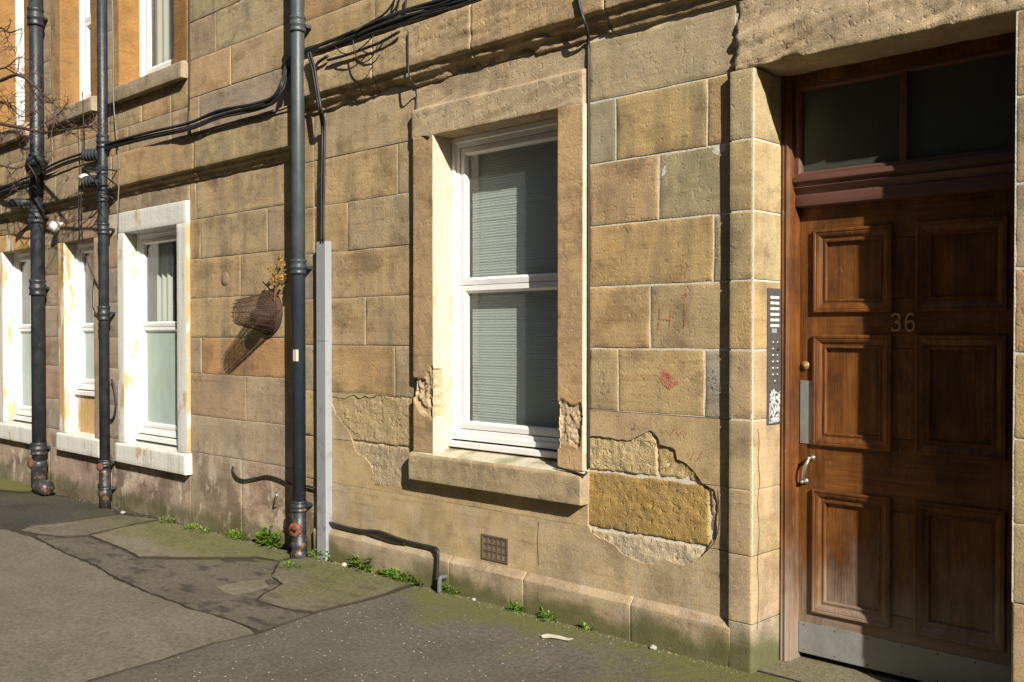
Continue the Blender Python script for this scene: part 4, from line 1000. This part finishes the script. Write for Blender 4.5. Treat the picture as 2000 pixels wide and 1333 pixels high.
for (yy, zz_) in ((ey0 + .056, ez1 - .014), (ey0 + .006, ez1 - .224), (ey1 - .006, ez1 - .224), (ey0 + .01, ez0 + .20), (ey1 - .01, ez0 + .20)):
    MB().lathe((ex + .008, yy, zz_), (1, 0, 0), [(0, .004), (.0015, .004), (.002, .0)], 8).build('screw', 'worn_chrome', ep)
# rusted wire cage
cgx, cgz = -6.36, 1.665
cage = empty('wire_cage', (cgx, 0, cgz), label='rusty wire mesh cage sticking out of the wall left of the drainpipe', cat='cage')
bm = bmesh.new(); NR, NA = 26, 46; rings = []
for i in range(NR + 1):
    t = i / NR; d = .005 + .285 * t
    rr = (.150 - .066 * t + .006 * math.sin(t * 5)) if t < .86 else (.150 - .066 * .86) * math.sqrt(max(0, 1 - ((t - .86) / .14) ** 2 * .80))
    ring = []
    for k in range(NA):
        a = 2 * math.pi * (k + (i % 2) * .5) / NA; w = 1 + .05 * nz(math.cos(a) * 2, math.sin(a) * 2, t * 4)
        ring.append(bm.verts.new((cgx + rr * w * math.cos(a) * .92 + .010 * t, -d, cgz + rr * w * math.sin(a) - .012 * t)))
    rings.append(ring)
for i in range(NR):
    for k in range(NA): bm.faces.new((rings[i][k], rings[i][(k + 1) % NA], rings[i + 1][(k + 1) % NA], rings[i + 1][k]))
bm.faces.new(rings[-1])
bmesh.ops.wireframe(bm, faces=bm.faces[:], thickness=.0042, use_replace=True, use_even_offset=False)
me = bpy.data.meshes.new('mesh_guard'); bm.to_mesh(me); bm.free(); me.materials.append(M['rusty_wire'])
o = bpy.data.objects.new('mesh_guard', me); COL.objects.link(o); adopt(o, cage)
MB().lathe((cgx, .0, cgz), (0, -1, 0), [(0, .15), (0, .165), (.022, .165), (.024, .150), (.004, .148)], 40).build('rim', 'rusty_wire', cage, True)
MB().lathe((cgx + .01, .0, cgz - .03), (0, -1, 0), [(0, .055), (.14, .055), (.14, .048), (.02, .045)], 20).build('flue_pipe', 'rusty_wire', cage, True)
wd = MB()
for k in range(16):
    a = 2 * math.pi * k / 16; wd.tube([(cgx + .135 * math.cos(a), -.01, cgz + .15 * math.sin(a)), (cgx + .075 * math.cos(a), -.28, cgz + .085 * math.sin(a))], .003, 5)
wd.build('rib_wires', 'rusty_wire', cage)
# dried weed growing out of the cage
dw = MB(); random.seed(8)
base = Vector((cgx + .10, -.03, cgz + .09))
st = smooth_path([base, base + Vector((.05, -.02, .08)), base + Vector((.11, -.03, .16)), base + Vector((.13, -.03, .25))], 5); dw.tube(st, [.006 - .0002 * i for i in range(len(st))], 6)
for k in range(5):
    p = random.choice(st[6:]); q = p + Vector((random.uniform(-.10, .14), random.uniform(-.05, .02), random.uniform(-.02, .16))); dw.tube(smooth_path([p, (p + q) / 2 + Vector((0, 0, .015)), q], 4), [.003] * 9, 5)
dried = dw.build('dried_weed', 'dry_plant'); tag(dried, 'withered yellow-brown weed growing out above the wire cage', 'weed')
lf = MB()
for k in range(70):
    c = random.choice([(.02, .20, 1), (.13, .27, 1), (.06, .14, .8), (.16, .16, .8), (.17, .22, .7)]); p = base + Vector((c[0] + random.gauss(0, .022), -.03 + random.gauss(0, .018), c[1] + random.gauss(0, .022)))
    a = Vector((random.gauss(0, 1), random.gauss(0, 1), random.gauss(0, 1))).normalized(); b = a.orthogonal().normalized(); s_ = random.uniform(.008, .018)
    lf.quad(p - a * s_, p + b * s_ * .6, p + a * s_, p - b * s_ * .6)
lf.build('leaves', 'dry_plant', dried)

# ------------------------------------------------------------------ cables
def cable(pts, r, label, group=None, mat='black_cable', cat='cable', name='cable', n=6, sm=6):
    o = MB().tube(smooth_path(pts, sm), r, n).build(name, mat, None, True); return tag(o, label, cat, group)
random.seed(14)
run = [(-30, 385), (0, 372), (60, 347), (120, 317), (190, 295), (215, 283), (290, 262), (370, 244), (430, 221), (500, 205), (535, 192), (552, 165), (562, 130), (574, 112), (600, 102), (640, 86), (700, 62), (780, 31), (860, 8), (930, -12), (1010, -36)]
for k in range(9):
    ox, oz = random.uniform(-.02, .02), random.uniform(-.045, .035)
    pts = []
    for i, (a, b) in enumerate(run):
        y = -.028 + .006 * math.sin(i * 1.7 + k)
        y -= .075 if a < 560 else .0
        if a <= 360: y += .02
        y -= random.uniform(0, .025); p = W(a, b, y); p.x += ox; p.z += oz + random.uniform(-.008, .008) * (1 if a < 1000 else 0); pts.append(p)
    cable(pts, random.choice([.006, .008, .010, .012]), 'strand of the thick black cable bundle running along the wall above the windows', 'strands of the wall cable bundle')
tail = [(578, 114), (604, 104), (640, 92), (690, 70), (730, 52), (785, 32), (850, 12), (930, -12), (1010, -36)]
for k in range(6):
    oz = random.uniform(-.05, .02); pts = []
    for i, (a, b) in enumerate(tail):
        p = W(a, b, -.03 - random.uniform(0, .03)); p.z += oz * (1 - .6 * sstep(780, 930, a)) + random.uniform(-.014, .014) + .03 * (k > 3) * math.sin(i * 1.3 + k); pts.append(p)
    cable(pts, random.choice([.004, .005, .007]), 'strand of the tangled cables fanning out right of the drainpipe above the ledge', 'tangled cables right of the drainpipe')
cable([W(a, b, -.085) for a, b in [(374, 268), (430, 250), (480, 236), (530, 221), (572, 207)]], .006, 'single thin cable lying on the left ledge below the bundle')
dn = [(604, 104), (608, 118), (614, 140), (619, 175), (626, 215), (632, 245), (632, 300), (631, 360), (630, 420), (630, 476)]
for k in range(4):
    pts = [W(a + random.uniform(-.5, .5), b, -.115 if b < 232 else -.045) + Vector(((k - 1.5) * .013, -.006 * (k % 2), 0)) for a, b in dn]
    cable(pts, .009, 'strand of the black cables dropping into the top of the grey cable cover', 'cables above the grey cover')
for pts, r, l in [([(640, 110), (622, 122), (616, 135), (615, 150)], .010, 'short black cable curving from the ledge down beside the drainpipe'),
                  ([(776, -20), (768, 5), (750, 28), (722, 45), (690, 62)], .007, 'outer thin cable curving down to the bundle at the top edge'),
                  ([(784, -20), (779, 3), (766, 24), (740, 40), (715, 52)], .006, 'inner thin cable curving down to the bundle at the top edge'),
                  ([(795, -15), (792, 8), (790, 24), (788, 36), (780, 52)], .007, 'straight black cable coming down to the bundle clip'),
                  ([(780, 62), (745, 82), (705, 98), (670, 110), (640, 118)], .009, 'black cable sagging along the top of the ledge')]:
    cable([W(a, b, -.10 if b > 60 else -.03) for a, b in pts], r, l)
cable([W(a, b, -.14) for a, b in [(690, 78), (692, 100), (700, 118), (712, 122), (726, 112), (738, 90)]], .004, 'deep thin cable loop hanging lowest over the ledge')
cable([W(a, b, -.13) for a, b in [(655, 92), (668, 104), (690, 104), (712, 88), (730, 70)]], .004, 'shallow thin cable loop nearest the drainpipe')
cable([W(a, b, -.115) for a, b in [(702, 95), (712, 102), (725, 104), (738, 97), (748, 84)]], .005, 'loose cable loop hanging over the ledge')
cable([W(a, b, -.006) for a, b in [(370, -20), (369, 60), (370, 130), (369, 200), (368, 240)]] + [W(371, 256, -.06), W(374, 266, -.07)], .008, 'straight black cable running down beside the upstairs window')
cable([W(a, b, -.085) for a, b in [(797, 62), (797, 100), (798, 140), (803, 158)]] + [W(811, 176, -.03), W(813, 190, -.006), W(812, 215, -.006), W(810, 232, -.006), W(807, 262, -.02), W(838, 268, -.046)], .005, 'thin dark cable crossing the ledge to the window corner')
cable([W(a, b, -.09) for a, b in [(1128, -10), (1133, 15), (1140, 38)]] + [W(1148, 62, -.05), W(1149, 84, -.008)] + [W(1149.5, b, -.008) for b in (120, 200, 350, 500, 700, 850, 915)], .009, 'thin black cable running down right of the tall window', sm=5)
cable([W(1146, 922, -.05), W(1140, 928, -.068), W(1118, 921, -.06), W(1095, 915, -.058), W(1086, 910, -.055)], .006, 'black cable along the right end of the window sill')
cable([W(a, b, -.022) for a, b in [(638, 1020), (660, 1026), (700, 1036), (740, 1039)]] + [W(775, 1052, -.02), W(810, 1062, -.02), W(842, 1069, -.02), W(853, 1073, -.035), W(855, 1082, -.045), W(854, 1110, -.045), W(852, 1142, -.05)], .011, 'thick black cable along the plinth that turns down to the pavement')
cable([W(a, b, -.018) for a, b in [(712, 1038), (735, 1049), (765, 1060), (792, 1063)]], .007, 'thinner black cable looping below the plinth cable')
cable([W(a, b, -.018) for a, b in [(455, 911), (456, 922), (463, 933), (478, 938), (500, 934), (522, 930), (545, 936), (562, 944)]] + [W(585, 950, -.02), W(600, 950, -.02), W(616, 954, -.02)], .008, 'black cable curling low on the wall behind the drainpipe')
cable([W(a, b, -.02) for a, b in [(218, 742), (223, 760), (226, 790), (222, 815), (215, 822)]], .010, 'short grey-black cable loop beside the thin soil pipe')
for k, (pts, l) in enumerate([([(152, 250), (155, 330), (153, 400), (155, 470)], 'left thin hanging cable over the narrow window'), ([(161, 180), (163, 250), (160, 330), (158, 420), (162, 475)], 'right thin hanging cable over the narrow window'),
                  ([(165, 495), (178, 530), (190, 555), (198, 566)], 'thin cable sloping across the narrow window to the soil pipe'), ([(183, 545), (181, 580), (183, 605), (197, 622)], 'thin cable loop in front of the narrow window')]):
    cable([W(a, b, -.085 if b < 430 else -.05) for a, b in pts], .005, l)
cable([W(a, b, -.085) for a, b in [(219, -10), (221, 100), (222, 200), (228, 270), (233, 330), (231, 390), (229, 450)]], .005, 'thin pale cable hanging beside the thin soil pipe', mat='pale_cable')
# small fittings
hk = MB().tube(smooth_path([W(541, 962, .0), W(541, 962, -.04), W(540, 970, -.055), W(538, 980, -.05), W(541, 984, -.03)], 5), .006, 8).build('wall_hook', 'worn_chrome', None, True); tag(hk, 'small bent metal hook low on the wall left of the drainpipe', 'hook')
sp = MB().tube(smooth_path([(WX(872, -.03, 1120), -.02, .06), (WX(872, -.03, 1120), -.07, .062), (WX(872, -.03, 1120), -.085, .045), (WX(872, -.03, 1120), -.088, gz(-4.4, -.09))], 5), .014, 10).build('overflow_pipe', 'lead', None, True); tag(sp, 'short grey lead pipe stub sticking up at the plinth', 'pipe stub')
lp = W(105, 440, -.08); lamp = MB().lathe((lp.x, .0, lp.z), (0, -1, -.15), [(0, .04), (.03, .04), (.04, .05), (.07, .062), (.10, .054), (.12, .026), (.125, 0)], 18).build('wall_sensor', 'white_plastic', None, True); tag(lamp, 'round white sensor fixed to the wall right of the thick soil pipe', 'sensor')
bk = MB(); b0 = W(232, 333, 0); b0.x = WX(240)
for px in (226, 246):
    X = WX(px); bk.tube([(X, -.07, zc(240, 331, -.07)), (X, -.28, zc(240, 331, -.07))], .008, 6); bk.tube([(X, -.075, zc(240, 360, -.07)), (X, -.27, zc(240, 332, -.07))], .007, 6)
bk.tube([(WX(226), -.28, zc(240, 331, -.07)), (WX(246), -.28, zc(240, 331, -.07))], .008, 6)
tag(bk.build('wall_bracket', 'painted_iron', None), 'rusted steel bracket on the ledge right of the thin soil pipe', 'bracket')
ov = MB().lathe((WX(440), .004, WZ(440, 545)), (0, -1, 0), [(0, .055), (.006, .055), (.009, .05), (.009, .0)], 24).build('patch_disc', 'damp_render', None, True); ov.color = (.30, .22, .15, 1); tag(ov, 'round brown filler patch on the stone left of the wire cage', 'patch')

# ------------------------------------------------------------------ graffiti on the stones
def strokes(name, lines, r, mat, y=-.004, parent=rt, jit=.0):
    mb = MB()
    for L in lines:
        P = smooth_path([W(a, b, y) for a, b in L], 4)
        for i in range(len(P) - 1):
            d = (P[i + 1] - P[i]); n = Vector((-d.z, 0, d.x)); n = n.normalized() * r if n.length else Vector((r, 0, 0))
            mb.quad(P[i] - n, P[i] + n, P[i + 1] + n, P[i + 1] - n)
    return mb.build(name, mat, parent)
strokes('graffiti_letter', [[(1289, 600), (1288, 622), (1286, 643)], [(1311, 596), (1310, 620), (1308, 642)], [(1287, 621), (1298, 624), (1310, 624)]], .0042, 'red_chalk')
strokes('graffiti_letter', [[(1338, 592), (1338, 615), (1337, 640)]], .0042, 'red_chalk')
strokes('graffiti_mark', [[(1333, 580), (1340, 573), (1342, 580), (1334, 581)]], .0042, 'red_chalk')
strokes('graffiti_scribble', [[(1292, 724), (1300, 745), (1308, 760)], [(1296, 722), (1306, 742), (1316, 756)], [(1300, 726), (1312, 742), (1322, 752)], [(1290, 736), (1300, 752), (1312, 758)], [(1304, 730), (1314, 738), (1326, 748)]], .0085, 'pink_chalk')
strokes('graffiti_tag', [[(1172, 740), (1178, 728), (1180, 745), (1174, 770), (1182, 756), (1190, 745), (1188, 762), (1180, 780)], [(1176, 765), (1186, 772), (1192, 756)]], .0022, 'black_marker')
strokes('graffiti_tag', [[(1228, 830), (1236, 826), (1242, 832), (1234, 838), (1244, 838)]], .0022, 'black_marker')
strokes('graffiti_tag', [[(1300, 838), (1310, 850), (1318, 838), (1326, 850), (1334, 840), (1342, 848)]], .002, 'red_chalk', y=-.006)
strokes('graffiti_tag', [[(1345, 880), (1350, 898), (1356, 884), (1362, 900), (1372, 882)]], .002, 'red_chalk', y=-.006)
strokes('spray_smudge', [[(1388, 718), (1398, 740), (1402, 762)], [(1392, 722), (1402, 744), (1406, 770)], [(1386, 735), (1394, 750), (1398, 772)]], .010, 'blue_grey_spray')

for L in ([(1402, 958), (1405, 1000), (1404, 1030), (1397, 1056), (1387, 1070), (1371, 1086)], [(1424, 1030), (1421, 1058), (1427, 1086), (1421, 1120)], [(700, 858), (690, 842), (668, 824)], [(1052, 1020), (1050, 1060), (1052, 1105)]): strokes('crack', [L], .0014, 'joint_dirt', y=-.0045 if L[0][0] != 1424 else -.031)
ck = MB(); P = smooth_path([RX(a, b, PIR + .002) for a, b in [(1480, 838), (1483, 862), (1481, 900), (1484, 940), (1480, 985), (1483, 1040), (1480, 1100), (1482, 1160), (1479, 1230)]], 5)
for i in range(len(P) - 1): ck.quad(P[i] + Vector((0, -.0016, 0)), P[i] + Vector((0, .0016, 0)), P[i + 1] + Vector((0, .0016, 0)), P[i + 1] + Vector((0, -.0016, 0)))
ck.build('crack', 'joint_dirt', rt)

# ------------------------------------------------------------------ weeds along the wall
def weed(px, py, w, h, n, label, seed, broad=False):
    random.seed(seed); c = G(px, py); mb = MB()
    for k in range(n):
        a = random.uniform(0, 2 * math.pi); rr = random.random() ** .6; L = random.uniform(.6, 1.1) * (.05 if broad else .03)
        b = Vector((c.x + rr * w * math.cos(a), min(-.045, c.y + rr * .055 * math.sin(a)), 0)); b.z = gz(b.x, b.y) + h * random.uniform(.05, 1) * (1 - .6 * rr)
        d = Vector((math.cos(a) * .8 + random.gauss(0, .4), math.sin(a) * .8 - .15 + random.gauss(0, .4), random.uniform(.0, .9))).normalized(); L *= (2.0 if k % 6 == 0 else 1); s_ = d.cross(Vector((0, 0, 1))).normalized() * L * (random.uniform(.04, .07) if k % 6 == 0 else random.uniform(.22, .42)); up = s_.cross(d).normalized()
        if up.z < 0: up = -up
        i = len(mb.v); m = b + d * L * .55 + up * L * .10; t = b + d * L - up * L * .05
        mb.v += [tuple(b), tuple(m - s_ ), tuple(t), tuple(m + s_), tuple(m - up * L * .06)]; mb.f += [(i, i + 1, i + 4), (i + 1, i + 2, i + 4), (i + 2, i + 3, i + 4), (i + 3, i, i + 4)]
        if k % 4 == 0: mb.tube([(c.x + rr * w * .4 * math.cos(a), b.y, gz(b.x, b.y) - .01), tuple(b)], .0015, 4)
    o = mb.build('weed', 'weed_leaf', None, False); return tag(o, label, 'weed', 'weeds along the foot of the wall')
for a in [(328, 1020, .10, .05, 70, 'small green weed farthest left along the wall foot, below the frosted window', 1), (385, 1037, .20, .04, 110, 'flat strip of low weeds second from the left along the wall foot', 2), (468, 1052, .16, .07, 150, 'bushy green weed left of the big clump beside the drainpipe', 3),
          (532, 1066, .17, .15, 170, 'tallest leafy weed clump immediately left of the drainpipe foot', 4, True), (566, 1108, .08, .02, 40, 'thin yellowish weed out on the pavement in front of the drainpipe', 15), (632, 1092, .12, .08, 120, 'fine grassy weed at the foot of the grey cable cover', 5), (712, 1112, .09, .10, 60, 'broad-leaved weed between the cable cover and the corner cable', 6, True),
          (790, 1132, .22, .07, 240, 'widest weed mat along the wall just left of the cable that enters the ground', 7), (882, 1157, .08, .05, 80, 'small round weed right of the pipe stub under the vent', 8), (1017, 1193, .055, .05, 60, 'small weed under the right half of the window', 9), (1077, 1210, .06, .05, 70, 'small weed nearest the scrap of paper', 10), (1154, 1230, .025, .04, 22, 'tiny weed farthest right, below the bared stone', 11)]:
    weed(*a)

# ------------------------------------------------------------------ litter
pc = [G(*p) for p in [(1056, 1246), (1068, 1243), (1085, 1245), (1100, 1248), (1120, 1252), (1112, 1255), (1095, 1252), (1075, 1250), (1060, 1249)]]
scr = panel('paper_scrap', jagged([(p.x, p.y) for p in pc], .02, .006, 3.), [], lambda u, v, t: (u, v, gz(u, v) + .012 + .006 * nz(u * 20, v * 20, 1) - t), .002, .03, 'paper', None); tag(scr, 'long crumpled strip of pale paper lying on the pavement', 'litter')
def pebble(px, py, s_, mat, label, seed):
    c = G(px, py); bm = bmesh.new(); bmesh.ops.create_icosphere(bm, subdivisions=2, radius=1)
    for v in bm.verts: k = 1 + .35 * nz(v.co.x * 1.5 + seed, v.co.y * 1.5, v.co.z * 1.5); v.co = Vector((c.x + v.co.x * s_ * 1.3 * k, c.y + v.co.y * s_ * k, c.z + s_ * .5 + v.co.z * s_ * .7 * k))
    me = bpy.data.meshes.new('pebble'); bm.to_mesh(me); bm.free(); me.materials.append(M[mat]); o = bpy.data.objects.new('pebble', me); COL.objects.link(o); return tag(o, label, 'pebble')
pebble(1275, 1268, .016, 'pebble', 'grey pebble on the pavement near the wall foot', 1); pebble(240, 1004, .022, 'pebble', 'pale lump of rubble left by the thin soil pipe', 2); pebble(925, 1173, .012, 'pebble', 'small pebble near the round weed', 3); pebble(672, 1106, .018, 'paper', 'white crumb of rubble beside the broad-leaved weed', 4)
# grit swept against the wall foot and loose chips on the asphalt
random.seed(31); gr = MB()
for k in range(900):
    x = random.uniform(-10.2, -2.4); y = -.035 - abs(random.gauss(0, .035)); z = gz(x, y); s_ = random.uniform(.001, .0045); a = random.uniform(0, 6.28)
    i = len(gr.v); gr.v += [(x + s_ * math.cos(a), y + s_ * math.sin(a), z), (x + s_ * math.cos(a + 2.1), y + s_ * math.sin(a + 2.1), z), (x + s_ * math.cos(a + 4.2), y + s_ * math.sin(a + 4.2), z), (x, y, z + s_ * 1.4)]
    gr.f += [(i, i + 1, i + 3), (i + 1, i + 2, i + 3), (i + 2, i, i + 3)]
tag(gr.build('grit', 'grit'), 'fine grit and crumbs swept against the wall foot', 'grit', kind='stuff')

# ------------------------------------------------------------------ bare tree reaching in from the left
random.seed(77)
tree = empty('bare_tree', (-12.9, -1.1, gz(-12.9, -1.1)), label='leafless tree whose thin branches reach in at the upper left', cat='tree')
tb = Vector((-12.9, -1.1, gz(-12.9, -1.1)))
MB().tube(smooth_path([tb, tb + Vector((.05, 0, 1.2)), tb + Vector((.0, .05, 2.4)), tb + Vector((.15, .1, 3.6)), tb + Vector((.1, .1, 5.2))], 5), [.10 - .0038 * i for i in range(21)], 12).build('trunk', 'bark', tree, True)
def twig(mb, p, d, L, r, depth):
    pts = [p]; q = p.copy(); dd = d.normalized()
    for i in range(5):
        dd = (dd + Vector((random.gauss(0, .28), random.gauss(0, .22), random.gauss(0, .26)))).normalized(); q = q + dd * L / 5; pts.append(q.copy())
    mb.tube(pts, [r * (1 - .14 * i) for i in range(6)], 5)
    if depth > 0:
        for k in range(random.randint(2, 4)):
            i = random.randint(1, 5); e = (dd + Vector((random.gauss(0, .7), random.gauss(0, .5), random.gauss(0, .7)))).normalized(); twig(mb, pts[i], e, L * random.uniform(.4, .7), r * .6, depth - 1)
def limb(pts, y, r, tw):
    P = [tb + Vector((.1, .05, 3.0))] + [W(a, b, y) for a, b in pts]; P = smooth_path(P, 6); mb = MB(); n = len(P)
    mb.tube(P, [r * (1 - .75 * i / n) for i in range(n)], 7)
    for k in range(tw):
        i = random.randint(n // 4, n - 1); d = P[min(i + 1, n - 1)] - P[max(0, i - 1)]
        twig(mb, P[i], d.normalized() + Vector((random.gauss(0, .6), random.gauss(0, .4), random.gauss(0, .7))), random.uniform(.14, .34), .0055, 2)
    mb.build('branch', 'bark', tree, True)
limb([(-120, 215), (-40, 232), (0, 242), (40, 250), (85, 259), (130, 254), (178, 246)], -.55, .026, 26)
limb([(-120, 180), (-40, 165), (0, 158), (35, 147), (70, 170), (92, 190), (106, 204), (112, 230)], -.6, .024, 18)
limb([(-120, 90), (-40, 66), (0, 55), (18, 64), (42, 56)], -.6, .018, 9)
limb([(-120, 150), (-40, 141), (0, 135), (16, 129), (36, 112)], -.65, .016, 8)
limb([(-120, 240), (-40, 205), (0, 200), (18, 207), (42, 228), (70, 222)], -.5, .016, 16)
limb([(-120, 330), (-40, 330), (0, 324), (30, 330), (60, 318)], -.45, .016, 10)

# ------------------------------------------------------------------ unseen tenement opposite, added to cut sky fill and mirror in the glass
random.seed(90)
opp = empty('tenement_building', (-5, -15, -.2), label='unseen tenement across the street, added to block sky light and mirror in the window glass', cat='building')
oxs = [-62 + i * 2.9 for i in range(36)]
ow = MB(); zs = [(.9, 2.7), (4.2, 6.1), (7.5, 9.3), (10.7, 12.4)]; x_a, x_b = -63.5, 41.5
ow.box(x_a, x_b, -15.6, -15.3, -.4, 14.)
zl = [-.4] + [v for z_ in zs for v in z_] + [14.]
for k in range(len(zl) - 1):
    if k % 2 == 0: ow.box(x_a, x_b, -15.3, -15, zl[k], zl[k + 1])
    else:
        xs_ = [x_a] + [v for x_ in oxs for v in (x_, x_ + 1.15)] + [x_b]
        for j in range(0, len(xs_) - 1, 2): ow.box(xs_[j], xs_[j + 1], -15.3, -15, zl[k], zl[k + 1])
ow.box(x_a, x_b, -15, -14.88, 3.3, 3.55); ow.box(x_a, x_b, -15, -14.7, 13.5, 13.8)
ow.build('wall', 'far_sandstone', opp)
for x_ in oxs[8:30]:
    for (a, b) in zs:
        w_ = MB().loops((x_, x_ + 1.15, a, b), [(0, -15.24), (0, -15.2), (.07, -15.2), (.07, -15.24)]).box(x_ + .05, x_ + 1.1, -15.24, -15.2, (a + b) / 2 - .03, (a + b) / 2 + .03).build('window', 'white_plastic', opp)
